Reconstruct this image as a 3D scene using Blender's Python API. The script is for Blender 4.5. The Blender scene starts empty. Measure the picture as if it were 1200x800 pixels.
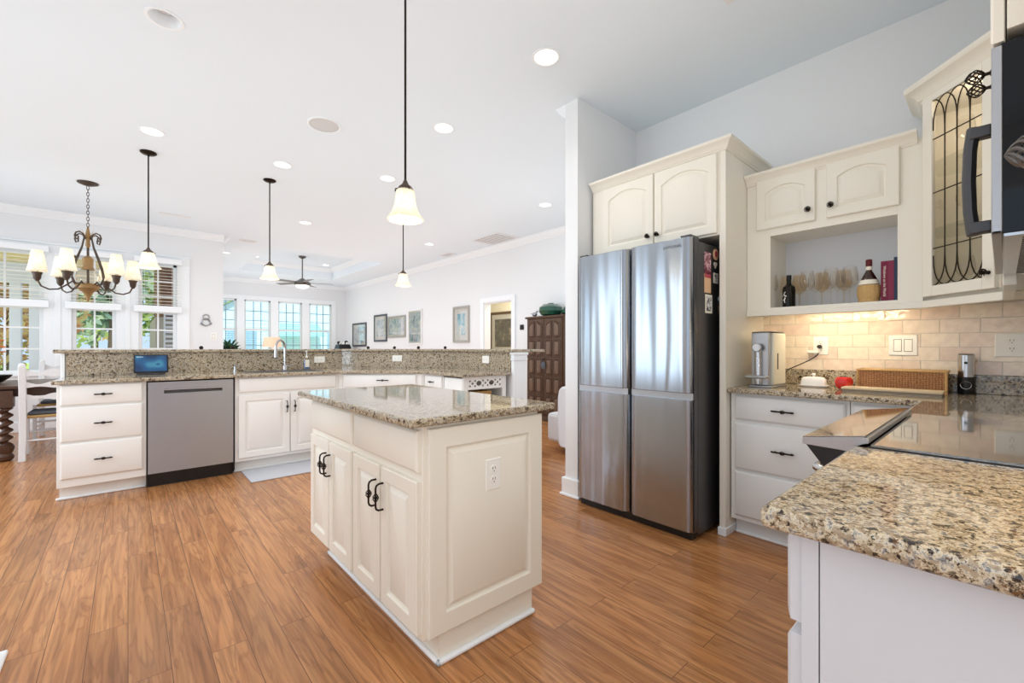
import bpy, bmesh, math, random
from math import pi, sin, cos, tan, radians, sqrt
from mathutils import Vector, Matrix
random.seed(7)
SC = bpy.context.scene
COL = SC.collection

# ------------------------------------------------------------------ camera
cd = bpy.data.cameras.new('camera'); cam = bpy.data.objects.new('camera', cd); COL.objects.link(cam)
cam.location = (0, 0, 1.16)
cam.rotation_euler = (radians(90), 0, radians(-41.5))
cd.sensor_width = 36; cd.lens = 508.6/1200*36; cd.shift_y = 7/1200; cd.clip_start = .05; cd.clip_end = 200
SC.camera = cam
SC.view_settings.view_transform = 'Standard'; SC.view_settings.look = 'None'
SC.view_settings.gamma = 1; SC.view_settings.use_curve_mapping = False
SC.view_settings.exposure = -0.10
try:
    SC.cycles.max_bounces = 10; SC.cycles.diffuse_bounces = 5; SC.cycles.glossy_bounces = 4
    SC.cycles.transparent_max_bounces = 16; SC.cycles.transmission_bounces = 6
    SC.cycles.caustics_reflective = False; SC.cycles.caustics_refractive = False
    SC.cycles.sample_clamp_indirect = 6; SC.cycles.use_denoising = True
except Exception: pass

# ------------------------------------------------------------------ world, sun, daylight at the windows
W = bpy.data.worlds.new('world'); SC.world = W; W.use_nodes = True
bg = W.node_tree.nodes['Background']; bg.inputs[0].default_value = (.62, .80, 1.0, 1); bg.inputs[1].default_value = 1.15
def light(name, typ, loc, rot, energy, color, size=None, sy=None, **k):
    d = bpy.data.lights.new(name, typ); d.energy = energy; d.color = color
    if typ == 'AREA':
        d.shape = 'RECTANGLE' if sy else 'DISK'; d.size = size
        if sy: d.size_y = sy
    for a, b in k.items(): setattr(d, a, b)
    o = bpy.data.objects.new(name, d); COL.objects.link(o); o.location = loc; o.rotation_euler = rot
    return o
light('sun', 'SUN', (0, -10, 20), (radians(48), 0, radians(-12)), 4.6, (1, .95, .86), angle=.01)
DAY = (.74, .87, 1.0)
# daylight entering by the tall windows in the left wall (x = -3) and in the rear room
for i, y in enumerate((3.4, 5.3, 7.2)):
    light('daylight', 'AREA', (-2.98, y, 1.5), (0, radians(-80), 0), 15, DAY, 2.1, 1.0, spread=radians(100))
light('daylight', 'AREA', (-2.98, -.6, 1.6), (0, radians(-90), 0), 2.6, DAY, 1.9, 2.4, spread=radians(120))
# added fill lamps along the living room's hidden, windowless left wall
for y in (10.6, 12.6):
    light('daylight', 'AREA', (1.27, y, 1.6), (0, radians(-90), 0), 6, DAY, 1.8, 1.4)

# soft ambient term: even fill added on top of the window and lamp light
try:
    SC.cycles.use_fast_gi = True; SC.cycles.fast_gi_method = 'ADD'
    W.light_settings.ao_factor = .56; W.light_settings.distance = 1.6
except Exception: pass

# ------------------------------------------------------------------ materials
def srgb(r, g, b):
    f = lambda c: (c/255/12.92) if c/255 <= .04045 else ((c/255+.055)/1.055)**2.4
    return (f(r), f(g), f(b), 1)
def nt(name):
    m = bpy.data.materials.new(name); m.use_nodes = True
    t = m.node_tree; return m, t, t.nodes, t.links, t.nodes['Principled BSDF']
def N(t, typ, **k):
    n = t.nodes.new(typ)
    for a, b in k.items():
        if hasattr(n, a): setattr(n, a, b)
        else: n.inputs[a].default_value = b
    return n
def mat(name, col, rough=.5, metal=0, bump=0, bscale=60, coat=0, spec=None, emit=None, es=0, var=.0):
    m, t, n, l, p = nt(name)
    p.inputs['Base Color'].default_value = col; p.inputs['Roughness'].default_value = rough; p.inputs['Metallic'].default_value = metal
    if coat: p.inputs['Coat Weight'].default_value = coat; p.inputs['Coat Roughness'].default_value = .06
    if spec is not None: p.inputs['Specular IOR Level'].default_value = spec
    if emit: p.inputs['Emission Color'].default_value = emit; p.inputs['Emission Strength'].default_value = es
    tc = N(t, 'ShaderNodeTexCoord')
    nz = N(t, 'ShaderNodeTexNoise'); nz.inputs['Scale'].default_value = bscale; nz.inputs['Detail'].default_value = 3
    l.new(tc.outputs['Object'], nz.inputs['Vector'])
    if bump:
        b = N(t, 'ShaderNodeBump'); b.inputs['Strength'].default_value = bump; b.inputs['Distance'].default_value = .002
        l.new(nz.outputs['Fac'], b.inputs['Height']); l.new(b.outputs['Normal'], p.inputs['Normal'])
    if var:
        mx = N(t, 'ShaderNodeMix', data_type='RGBA'); mx.inputs[0].default_value = 0
        mx.inputs[6].default_value = col; mx.inputs[7].default_value = tuple(c*(1-var) for c in col[:3])+(1,)
        l.new(nz.outputs['Fac'], mx.inputs[0]); l.new(mx.outputs[2], p.inputs['Base Color'])
    return m
def ramp(t, fac, stops, interp='LINEAR'):
    r = N(t, 'ShaderNodeValToRGB'); r.color_ramp.interpolation = interp
    e = r.color_ramp.elements
    while len(e) > 1: e.remove(e[-1])
    e[0].position, e[0].color = stops[0][0], stops[0][1]
    for pos, c in stops[1:]:
        x = e.new(pos); x.color = c
    t.links.new(fac, r.inputs[0]); return r
def mixc(t, fac, a, b, mode='MIX'):
    m = N(t, 'ShaderNodeMix', data_type='RGBA', blend_type=mode)
    for sock, v in ((0, fac), (6, a), (7, b)):
        if hasattr(v, 'links'): t.links.new(v, m.inputs[sock])
        else: m.inputs[sock].default_value = v
    return m.outputs[2]

M = {}
M['wall'] = mat('wall_paint', srgb(226, 228, 230), .75, bump=.05, bscale=140)
M['ceiling'] = mat('ceiling_paint', srgb(224, 233, 240), .85, bump=.04, bscale=120)
M['trim'] = mat('trim_paint', srgb(234, 238, 241), .4, bump=.02)
M['hall'] = mat('hall_paint', srgb(226, 219, 196), .75, bump=.04)
M['cream'] = mat('cream_cabinet_paint', srgb(233, 228, 216), .38, bump=.02, bscale=40)
M['coolwhite'] = mat('pale_grey_white_cabinet', srgb(216, 217, 217), .38, bump=.02, bscale=40)  # greyer, cooler version of the cream, used on the right-hand base cabinets
M['shadedpanel'] = mat('shaded_cabinet_paint', srgb(200, 202, 207), .4, bump=.02, bscale=40)  # cabinet paint with the near cabinet's dimmer light put into the colour
M['barpaint'] = mat('warm_white_cabinet_paint', srgb(231, 230, 227), .38, bump=.02, bscale=40)
M['niche'] = mat('niche_paint', srgb(212, 216, 222), .6, bump=.02)
M['bronze'] = mat('oiled_bronze', srgb(52, 44, 38), .38, .85, bump=.15, bscale=200)
M['bronze2'] = mat('aged_bronze', srgb(92, 80, 70), .45, .7, bump=.2, bscale=120)
M['gold'] = mat('aged_gold_leaf', srgb(164, 132, 90), .45, .5, bump=.2, bscale=90)
M['black'] = mat('black_plastic', srgb(22, 22, 24), .35, bump=.02)
M['darksteel'] = mat('dark_grey_steel', srgb(92, 92, 94), .38, .8, bump=.02, bscale=200)
M['white'] = mat('white_plastic', srgb(240, 239, 234), .35, bump=.01)
M['slot'] = mat('dark_slot', srgb(40, 36, 34), .6, bump=.01)
M['porcelain'] = mat('white_porcelain', srgb(242, 242, 244), .12, coat=.5, bump=.01)
M['chrome'] = mat('brushed_nickel', srgb(205, 205, 208), .2, 1, bump=.02, bscale=200)
M['silver'] = mat('satin_aluminium', srgb(190, 192, 196), .32, .9, bump=.02, bscale=200)
M['mat'] = mat('grey_floor_mat', srgb(190, 192, 198), .8, bump=.3, bscale=300)
M['screen'] = None
M['walnut'] = mat('dark_walnut', srgb(86, 58, 42), .35, bump=.15, bscale=30, var=.5)
M['armoire'] = mat('carved_walnut', srgb(92, 68, 52), .4, bump=.2, bscale=30, var=.5)
M['armoire_panel'] = mat('pale_walnut_panel', srgb(118, 94, 78), .3, bump=.1, bscale=25, var=.4)
M['chairwhite'] = mat('distressed_white_paint', srgb(225, 225, 226), .55, bump=.15, bscale=50, var=.12)
M['cushion'] = mat('slate_seat_cushion', srgb(84, 88, 96), .9, bump=.4, bscale=200)
M['rush'] = mat('woven_rush', srgb(196, 160, 104), .8, bump=.8, bscale=150, var=.4)
M['green_glaze'] = mat('green_glaze', srgb(28, 88, 70), .15, coat=.6, bump=.05, bscale=20, var=.5)
M['blackgloss'] = mat('black_glass', srgb(12, 13, 16), .05, coat=.0, spec=.3)
M['cooktop'] = mat('ceramic_cooktop_glass', srgb(20, 20, 22), .03, coat=1.0, spec=1.0); M['cooktop'].node_tree.nodes['Principled BSDF'].inputs['IOR'].default_value = 2.3
M['boucle'] = mat('white_upholstery', srgb(225, 226, 230), .9, bump=.5, bscale=200)
M['straw'] = mat('straw_wrap', srgb(205, 168, 112), .8, bump=.8, bscale=120, var=.3)
M['redbook'] = mat('burgundy_cloth', srgb(112, 30, 58), .6, bump=.2, bscale=300)
M['redbook2'] = mat('plum_cloth', srgb(124, 44, 70), .6, bump=.2, bscale=300)
M['bluebook'] = mat('navy_cloth', srgb(44, 60, 84), .6, bump=.2, bscale=300)
M['paper'] = mat('page_paper', srgb(236, 230, 214), .8, bump=.2, bscale=300)
M['winebottle'] = mat('dark_bottle_glass', srgb(20, 18, 12), .12, spec=.35)
M['chiantiglass'] = mat('brown_bottle_glass', srgb(48, 20, 14), .08, coat=.8)
M['capsule'] = mat('wine_foil', srgb(96, 28, 34), .35, .3)
M['tomato'] = mat('tomato_red', srgb(206, 28, 22), .12, coat=.8)
M['leaf'] = mat('stem_green', srgb(70, 110, 50), .5, bump=.1)
M['board'] = mat('pale_maple', srgb(222, 202, 170), .45, bump=.1, bscale=40, var=.15)
M['board_edge'] = mat('grey_edge', srgb(140, 130, 116), .5, bump=.1)
M['coffeecream'] = mat('cream_enamel', srgb(228, 224, 208), .3, bump=.01)
M['orange'] = mat('orange_petals', srgb(214, 110, 30), .6, bump=.2)
M['concrete'] = mat('porch_concrete', srgb(170, 168, 160), .8, bump=.2, bscale=30, var=.2)
M['lamp_linen'] = mat('peach_linen', srgb(236, 205, 176), .8, bump=.2, bscale=200, emit=(1, .72, .5, 1), es=.08)
M['cord'] = mat('black_cord', srgb(30, 28, 28), .5, bump=.02)
M['soapblue'] = mat('blue_soap', srgb(90, 120, 170), .2, coat=.4)
M['woodcrate'] = mat('pale_crate_wood', srgb(178, 140, 84), .6, bump=.2, bscale=30, var=.3)
M['vent'] = mat('white_vent_metal', srgb(226, 226, 226), .5, bump=.01)
M['ventdark'] = mat('vent_shadow_grey', srgb(96, 96, 98), .7, bump=.01)
M['speaker_cloth'] = mat('speaker_mesh', srgb(205, 205, 206), .8, bump=.4, bscale=400)
M['bulb'] = mat('lit_bulb', (1, .93, .8, 1), .5, emit=(1, .9, .72, 1), es=9)
M['bulb_off'] = mat('unlit_bulb', srgb(205, 205, 205), .15, coat=.5)
M['fanlight'] = mat('lit_fan_bowl', (1, 1, 1, 1), .4, emit=(1, .95, .88, 1), es=2.0)
M['fansteel'] = mat('pewter', srgb(120, 116, 112), .4, .8, bump=.05)
M['blade'] = mat('grey_fan_blade', srgb(128, 126, 126), .5, bump=.05)
M['ledwarm'] = mat('under_cabinet_tube', (1, .9, .7, 1), .5, emit=(1, .8, .52, 1), es=14)

def m_glass(name, tint=(.97, .98, .98, 1), refl=.5, ior=1.45):
    m, t, n, l, p = nt(name); n.remove(p)
    tr = N(t, 'ShaderNodeBsdfTransparent'); tr.inputs[0].default_value = tint
    gl = N(t, 'ShaderNodeBsdfGlossy'); gl.inputs['Roughness'].default_value = .02
    fr = N(t, 'ShaderNodeLayerWeight'); fr.inputs[0].default_value = .5
    pw = N(t, 'ShaderNodeMath', operation='POWER'); pw.inputs[1].default_value = 3.5; l.new(fr.outputs['Facing'], pw.inputs[0])
    mu = N(t, 'ShaderNodeMath', operation='MULTIPLY_ADD'); mu.inputs[1].default_value = refl*.55; mu.inputs[2].default_value = .04*refl
    l.new(pw.outputs[0], mu.inputs[0])
    mx = N(t, 'ShaderNodeMixShader'); l.new(mu.outputs[0], mx.inputs[0]); l.new(tr.outputs[0], mx.inputs[1]); l.new(gl.outputs[0], mx.inputs[2])
    l.new(mx.outputs[0], n['Material Output'].inputs[0]); return m
M['pane'] = m_glass('window_glass', (.96, .98, 1, 1), .35)
M['bluepane'] = m_glass('blue_lit_glass', (.86, .95, 1, 1), .35)  # blue light of the shaded outdoors is put into the glass tint
M['glass'] = m_glass('clear_glass', (.985, .975, .96, 1), 1.3)
M['amberglass'] = m_glass('amber_glass', (.98, .93, .85, 1), 1.2)
M['shelfglass'] = m_glass('glass_shelf', (.97, .98, .96, 1), .8)
M['frameglass'] = m_glass('picture_glass', (.95, .95, .95, 1), 1.6)

def m_shade(name, col):
    m, t, n, l, p = nt(name); n.remove(p)
    tc = N(t, 'ShaderNodeTexCoord'); nz = N(t, 'ShaderNodeTexNoise'); nz.inputs['Scale'].default_value = 40
    l.new(tc.outputs['Object'], nz.inputs['Vector'])
    r = ramp(t, nz.outputs['Fac'], [(.35, col), (.7, tuple(min(1, c*1.25) for c in col[:3])+(1,))])
    d = N(t, 'ShaderNodeBsdfDiffuse'); tl = N(t, 'ShaderNodeBsdfTranslucent')
    l.new(r.outputs[0], d.inputs[0]); l.new(r.outputs[0], tl.inputs[0])
    mx = N(t, 'ShaderNodeMixShader'); mx.inputs[0].default_value = .55
    l.new(d.outputs[0], mx.inputs[1]); l.new(tl.outputs[0], mx.inputs[2])
    l.new(mx.outputs[0], n['Material Output'].inputs[0]); return m
M['shade'] = m_shade('frosted_amber_glass', (.94, .85, .70, 1))
M['fabric_shade'] = m_shade('ivory_fabric', (.95, .88, .74, 1))

def m_granite():
    m, t, n, l, p = nt('speckled_granite')
    tc = N(t, 'ShaderNodeTexCoord')
    def noise(s, d=4, r=.6):
        x = N(t, 'ShaderNodeTexNoise'); x.inputs['Scale'].default_value = s; x.inputs['Detail'].default_value = d; x.inputs['Roughness'].default_value = r
        l.new(tc.outputs['Object'], x.inputs['Vector']); return x.outputs['Fac']
    big = noise(46, 7, .78)
    base = ramp(t, big, [(.41, srgb(44, 40, 38)), (.44, srgb(92, 80, 66)), (.46, srgb(142, 126, 104)), (.49, srgb(182, 166, 138)), (.535, srgb(204, 194, 172)), (.565, srgb(160, 155, 147)), (.61, srgb(108, 106, 106))])
    v = N(t, 'ShaderNodeTexVoronoi'); v.inputs['Scale'].default_value = 150; l.new(tc.outputs['Object'], v.inputs['Vector'])
    sep = N(t, 'ShaderNodeSeparateColor'); l.new(v.outputs['Color'], sep.inputs[0])
    grain = ramp(t, sep.outputs[0], [(0, (0, 0, 0, 1)), (.70, (0, 0, 0, 1)), (.72, (.75, .75, .75, 1))], 'CONSTANT')
    c1 = mixc(t, grain.outputs[0], base.outputs[0], srgb(150, 132, 108))
    brown = ramp(t, noise(60, 5, .7), [(.61, (0, 0, 0, 1)), (.65, (1, 1, 1, 1))])
    c3 = mixc(t, brown.outputs[0], c1, srgb(104, 74, 48))
    blk = ramp(t, noise(110, 4, .65), [(.60, (0, 0, 0, 1)), (.635, (1, 1, 1, 1))])
    c4 = mixc(t, blk.outputs[0], c3, srgb(40, 34, 31))
    l.new(c4, p.inputs['Base Color']); p.inputs['Roughness'].default_value = .045
    p.inputs['Specular IOR Level'].default_value = .6
    return m
M['granite'] = m_granite()

def m_floor():
    m, t, n, l, p = nt('koa_plank_floor')
    tc = N(t, 'ShaderNodeTexCoord'); sp = N(t, 'ShaderNodeSeparateXYZ'); l.new(tc.outputs['Object'], sp.inputs[0])
    cb = N(t, 'ShaderNodeCombineXYZ'); l.new(sp.outputs[1], cb.inputs[0]); l.new(sp.outputs[0], cb.inputs[1])
    br = N(t, 'ShaderNodeTexBrick'); l.new(cb.outputs[0], br.inputs['Vector'])
    br.offset = .37; br.inputs['Scale'].default_value = 1; br.inputs['Brick Width'].default_value = 1.22; br.inputs['Row Height'].default_value = .119
    br.inputs['Mortar Size'].default_value = .0012; br.inputs['Mortar Smooth'].default_value = .3; br.inputs['Bias'].default_value = 0
    br.inputs['Color1'].default_value = (0, 0, 0, 1); br.inputs['Color2'].default_value = (1, 1, 1, 1); br.inputs['Mortar'].default_value = (.5, .5, .5, 1)
    # per-plank shift of the grain
    mul = N(t, 'ShaderNodeVectorMath', operation='SCALE'); mul.inputs['Scale'].default_value = 37.0
    l.new(br.outputs['Color'], mul.inputs[0])
    add = N(t, 'ShaderNodeVectorMath', operation='ADD'); l.new(cb.outputs[0], add.inputs[0]); l.new(mul.outputs[0], add.inputs[1])
    mp = N(t, 'ShaderNodeMapping'); mp.inputs['Scale'].default_value = (.9, 9, 1); l.new(add.outputs[0], mp.inputs[0])
    fig = N(t, 'ShaderNodeTexNoise'); fig.inputs['Scale'].default_value = 1.6; fig.inputs['Detail'].default_value = 2.5; fig.inputs['Distortion'].default_value = 1.2; l.new(mp.outputs[0], fig.inputs['Vector'])
    # growth-ring lines are contours of the figure
    m1 = N(t, 'ShaderNodeMath', operation='MULTIPLY'); m1.inputs[1].default_value = 38; l.new(fig.outputs['Fac'], m1.inputs[0])
    sn = N(t, 'ShaderNodeMath', operation='SINE'); l.new(m1.outputs[0], sn.inputs[0])
    mr = N(t, 'ShaderNodeMapRange'); mr.inputs[1].default_value = -1; mr.inputs[2].default_value = 1; l.new(sn.outputs[0], mr.inputs[0])
    mp2 = N(t, 'ShaderNodeMapping'); mp2.inputs['Scale'].default_value = (3, 70, 1); l.new(add.outputs[0], mp2.inputs[0])
    fine = N(t, 'ShaderNodeTexNoise'); fine.inputs['Scale'].default_value = 1; fine.inputs['Detail'].default_value = 4; l.new(mp2.outputs[0], fine.inputs['Vector'])
    c = ramp(t, fig.outputs['Fac'], [(.30, srgb(166, 112, 68)), (.48, srgb(182, 126, 79)), (.66, srgb(196, 140, 90))])
    lines = ramp(t, mr.outputs[0], [(0, (1, 1, 1, 1)), (.12, (.5, .5, .5, 1)), (.45, (0, 0, 0, 1))])
    lm = N(t, 'ShaderNodeMath', operation='MULTIPLY'); lm.inputs[1].default_value = .40; l.new(lines.outputs[0], lm.inputs[0])
    c1 = mixc(t, lm.outputs[0], c.outputs[0], srgb(126, 78, 44))
    fr = ramp(t, fine.outputs['Fac'], [(.35, (.73, .73, .73, 1)), (.6, (1.04, 1.04, 1.04, 1))])
    c2 = mixc(t, 1.0, c1, fr.outputs[0], 'MULTIPLY')
    tone = ramp(t, br.outputs['Color'], [(0, (.84, .82, .80, 1)), (1, (1.08, 1.06, 1.04, 1))])
    c3 = mixc(t, 1.0, c2, tone.outputs[0], 'MULTIPLY')
    seam = mixc(t, br.outputs['Fac'], c3, srgb(84, 52, 32))
    l.new(seam, p.inputs['Base Color']); p.inputs['Roughness'].default_value = .24; p.inputs['Specular IOR Level'].default_value = .5
    b = N(t, 'ShaderNodeBump'); b.inputs['Strength'].default_value = .25; b.inputs['Distance'].default_value = .001; b.invert = True
    l.new(br.outputs['Fac'], b.inputs['Height']); l.new(b.outputs[0], p.inputs['Normal'])
    return m
M['floor'] = m_floor()

def m_steel(name, axis_scale, rough=.2, bump=.35, col=(186, 191, 199), aro=.25):
    m, t, n, l, p = nt(name)
    tc = N(t, 'ShaderNodeTexCoord'); mp = N(t, 'ShaderNodeMapping'); mp.inputs['Scale'].default_value = axis_scale
    l.new(tc.outputs['Object'], mp.inputs[0])
    a = N(t, 'ShaderNodeTexNoise'); a.inputs['Scale'].default_value = 1; a.inputs['Detail'].default_value = 1; l.new(mp.outputs[0], a.inputs['Vector'])
    b = N(t, 'ShaderNodeBump'); b.inputs['Strength'].default_value = bump; b.inputs['Distance'].default_value = .02
    l.new(a.outputs['Fac'], b.inputs['Height']); l.new(b.outputs[0], p.inputs['Normal'])
    p.inputs['Base Color'].default_value = srgb(*col); p.inputs['Metallic'].default_value = 1; p.inputs['Roughness'].default_value = rough
    tg = N(t, 'ShaderNodeTangent', direction_type='RADIAL', axis='Z'); l.new(tg.outputs[0], p.inputs['Tangent'])
    p.inputs['Anisotropic'].default_value = .86; p.inputs['Anisotropic Rotation'].default_value = aro
    return m
M['steel'] = m_steel('brushed_stainless', (6, 1, .5), .18, .6, (172, 177, 184))
M['dwsteel'] = m_steel('dishwasher_stainless', (5, 1, .6), .33, .12, (188, 196, 208))

def m_tile():
    m, t, n, l, p = nt('glazed_subway_tile')
    tc = N(t, 'ShaderNodeTexCoord'); sp = N(t, 'ShaderNodeSeparateXYZ'); l.new(tc.outputs['Object'], sp.inputs[0])
    cb = N(t, 'ShaderNodeCombineXYZ'); l.new(sp.outputs[1], cb.inputs[0]); l.new(sp.outputs[2], cb.inputs[1])
    br = N(t, 'ShaderNodeTexBrick'); l.new(cb.outputs[0], br.inputs['Vector']); br.offset = .5
    br.inputs['Scale'].default_value = 1; br.inputs['Brick Width'].default_value = .155; br.inputs['Row Height'].default_value = .0775
    br.inputs['Mortar Size'].default_value = .0024; br.inputs['Mortar Smooth'].default_value = .4
    br.inputs['Color1'].default_value = (0, 0, 0, 1); br.inputs['Color2'].default_value = (1, 1, 1, 1); br.inputs['Mortar'].default_value = (.5, .5, .5, 1)
    c = ramp(t, br.outputs['Color'], [(0, srgb(234, 216, 198)), (.5, srgb(238, 226, 208)), (1, srgb(228, 206, 190))])
    nz = N(t, 'ShaderNodeTexNoise'); nz.inputs['Scale'].default_value = 26; nz.inputs['Detail'].default_value = 2; l.new(tc.outputs['Object'], nz.inputs['Vector'])
    mo = ramp(t, nz.outputs['Fac'], [(.35, (.93, .90, .88, 1)), (.65, (1.03, 1.02, 1.0, 1))])
    c2 = mixc(t, 1.0, c.outputs[0], mo.outputs[0], 'MULTIPLY')
    c3 = mixc(t, br.outputs['Fac'], c2, srgb(208, 196, 178))
    l.new(c3, p.inputs['Base Color']); p.inputs['Roughness'].default_value = .09; p.inputs['Specular IOR Level'].default_value = .7
    b1 = N(t, 'ShaderNodeBump'); b1.inputs['Strength'].default_value = .8; b1.inputs['Distance'].default_value = .004; l.new(nz.outputs['Fac'], b1.inputs['Height'])
    b2 = N(t, 'ShaderNodeBump', invert=True); b2.inputs['Strength'].default_value = .7; b2.inputs['Distance'].default_value = .003
    l.new(br.outputs['Fac'], b2.inputs['Height']); l.new(b1.outputs[0], b2.inputs['Normal']); l.new(b2.outputs[0], p.inputs['Normal'])
    return m
M['tile'] = m_tile()

def m_wicker():
    m, t, n, l, p = nt('woven_wicker')
    tc = N(t, 'ShaderNodeTexCoord')
    w1 = N(t, 'ShaderNodeTexWave', bands_direction='X'); w1.inputs['Scale'].default_value = 26; w1.inputs['Distortion'].default_value = .6; l.new(tc.outputs['Object'], w1.inputs['Vector'])
    w2 = N(t, 'ShaderNodeTexWave', bands_direction='Z'); w2.inputs['Scale'].default_value = 38; w2.inputs['Distortion'].default_value = .6; l.new(tc.outputs['Object'], w2.inputs['Vector'])
    nw = N(t, 'ShaderNodeTexNoise'); nw.inputs['Scale'].default_value = 170; nw.inputs['Detail'].default_value = 3; l.new(tc.outputs['Object'], nw.inputs['Vector'])
    m0 = N(t, 'ShaderNodeMath', operation='MULTIPLY'); l.new(w1.outputs['Fac'], m0.inputs[0]); l.new(w2.outputs['Fac'], m0.inputs[1])
    mu = N(t, 'ShaderNodeMath', operation='MULTIPLY_ADD'); mu.inputs[1].default_value = .35; l.new(m0.outputs[0], mu.inputs[0]); l.new(nw.outputs['Fac'], mu.inputs[2])
    r = ramp(t, mu.outputs[0], [(.3, srgb(104, 68, 42)), (.55, srgb(146, 100, 64)), (.85, srgb(190, 142, 94))])
    l.new(r.outputs[0], p.inputs['Base Color']); p.inputs['Roughness'].default_value = .6
    b = N(t, 'ShaderNodeBump'); b.inputs['Strength'].default_value = .8; b.inputs['Distance'].default_value = .004; l.new(mu.outputs[0], b.inputs['Height']); l.new(b.outputs[0], p.inputs['Normal'])
    return m
M['wicker'] = m_wicker()

def m_bands(name, stops, scale, axis='Z', rough=.7, dist=1.0):
    m, t, n, l, p = nt(name); tc = N(t, 'ShaderNodeTexCoord')
    w = N(t, 'ShaderNodeTexNoise'); w.inputs['Scale'].default_value = scale; w.inputs['Detail'].default_value = 3; w.inputs['Distortion'].default_value = dist
    l.new(tc.outputs['Object'], w.inputs['Vector'])
    r = ramp(t, w.outputs['Fac'], stops); l.new(r.outputs[0], p.inputs['Base Color']); p.inputs['Roughness'].default_value = rough; return m
M['art_blue'] = m_bands('pale_blue_print', [(.3, srgb(90, 130, 150)), (.45, srgb(190, 208, 214)), (.6, srgb(232, 234, 232))], 5)
M['art_sea'] = m_bands('seascape_print', [(.3, srgb(120, 140, 150)), (.5, srgb(200, 210, 214)), (.7, srgb(230, 222, 208))], 6)
M['art_teal'] = m_bands('teal_watercolour', [(.35, srgb(90, 170, 190)), (.5, srgb(180, 214, 220)), (.62, srgb(236, 232, 222))], 5)
M['art_dark'] = m_bands('dark_figure_print', [(.35, srgb(36, 36, 38)), (.55, srgb(76, 74, 70)), (.7, srgb(168, 156, 134))], 7)
M['matboard'] = mat('mat_board', srgb(226, 222, 212), .8, bump=.05)
M['grass'] = m_bands('lawn_grass', [(.3, srgb(110, 150, 50)), (.6, srgb(190, 210, 90))], 3)
M['brick'] = m_bands('brown_siding', [(.3, srgb(96, 70, 54)), (.6, srgb(134, 100, 78))], 6)
M['bluesiding'] = mat('pale_blue_siding', srgb(206, 222, 234), .7, bump=.1, bscale=8, var=.1)
M['teal'] = mat('turquoise_awning', srgb(150, 214, 218), .6, bump=.1)
M['roofgrey'] = mat('grey_shingle', srgb(150, 160, 172), .8, bump=.4, bscale=40, var=.3)
M['porchceil'] = m_bands('porch_ceiling_planks', [(.3, srgb(190, 176, 128)), (.6, srgb(222, 208, 160))], 4)
M['porchwhite'] = mat('porch_post_paint', srgb(214, 224, 236), .6, bump=.05)
M['bark'] = mat('tree_bark', srgb(96, 84, 72), .9, bump=.6, bscale=20, var=.3)
def m_leaf(name, a, b, c):
    m, t, n, l, p = nt(name); g = N(t, 'ShaderNodeNewGeometry')
    r = ramp(t, g.outputs['Random Per Island'], [(0, srgb(*a)), (.5, srgb(*b)), (1, srgb(*c))])
    l.new(r.outputs[0], p.inputs['Base Color']); p.inputs['Roughness'].default_value = .6
    tr = N(t, 'ShaderNodeBsdfTranslucent'); l.new(r.outputs[0], tr.inputs[0])
    mx = N(t, 'ShaderNodeMixShader'); mx.inputs[0].default_value = .35; l.new(p.outputs[0], mx.inputs[1]); l.new(tr.outputs[0], mx.inputs[2])
    l.new(mx.outputs[0], n['Material Output'].inputs[0]); return m
M['leaf_green'] = m_leaf('green_foliage', (100, 130, 70), (160, 180, 106), (216, 222, 150))
M['leaf_orange'] = m_leaf('autumn_foliage', (176, 124, 78), (220, 180, 134), (190, 192, 128))
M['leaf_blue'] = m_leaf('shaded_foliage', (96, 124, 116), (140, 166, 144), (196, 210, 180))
M['leaf_house'] = m_leaf('houseplant_foliage', (26, 52, 36), (44, 78, 50), (70, 104, 70))

def m_screen():
    m, t, n, l, p = nt('blue_wave_screen'); tc = N(t, 'ShaderNodeTexCoord')
    w = N(t, 'ShaderNodeTexNoise'); w.inputs['Scale'].default_value = 9; w.inputs['Detail'].default_value = 0; l.new(tc.outputs['Object'], w.inputs['Vector'])
    r = ramp(t, w.outputs['Fac'], [(.3, srgb(16, 60, 104)), (.5, srgb(30, 96, 146)), (.62, srgb(70, 150, 180)), (.64, srgb(26, 90, 140))])
    p.inputs['Base Color'].default_value = (.01, .01, .012, 1); p.inputs['Roughness'].default_value = .1
    l.new(r.outputs[0], p.inputs['Emission Color']); p.inputs['Emission Strength'].default_value = .9; return m
M['screen'] = m_screen()

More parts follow.
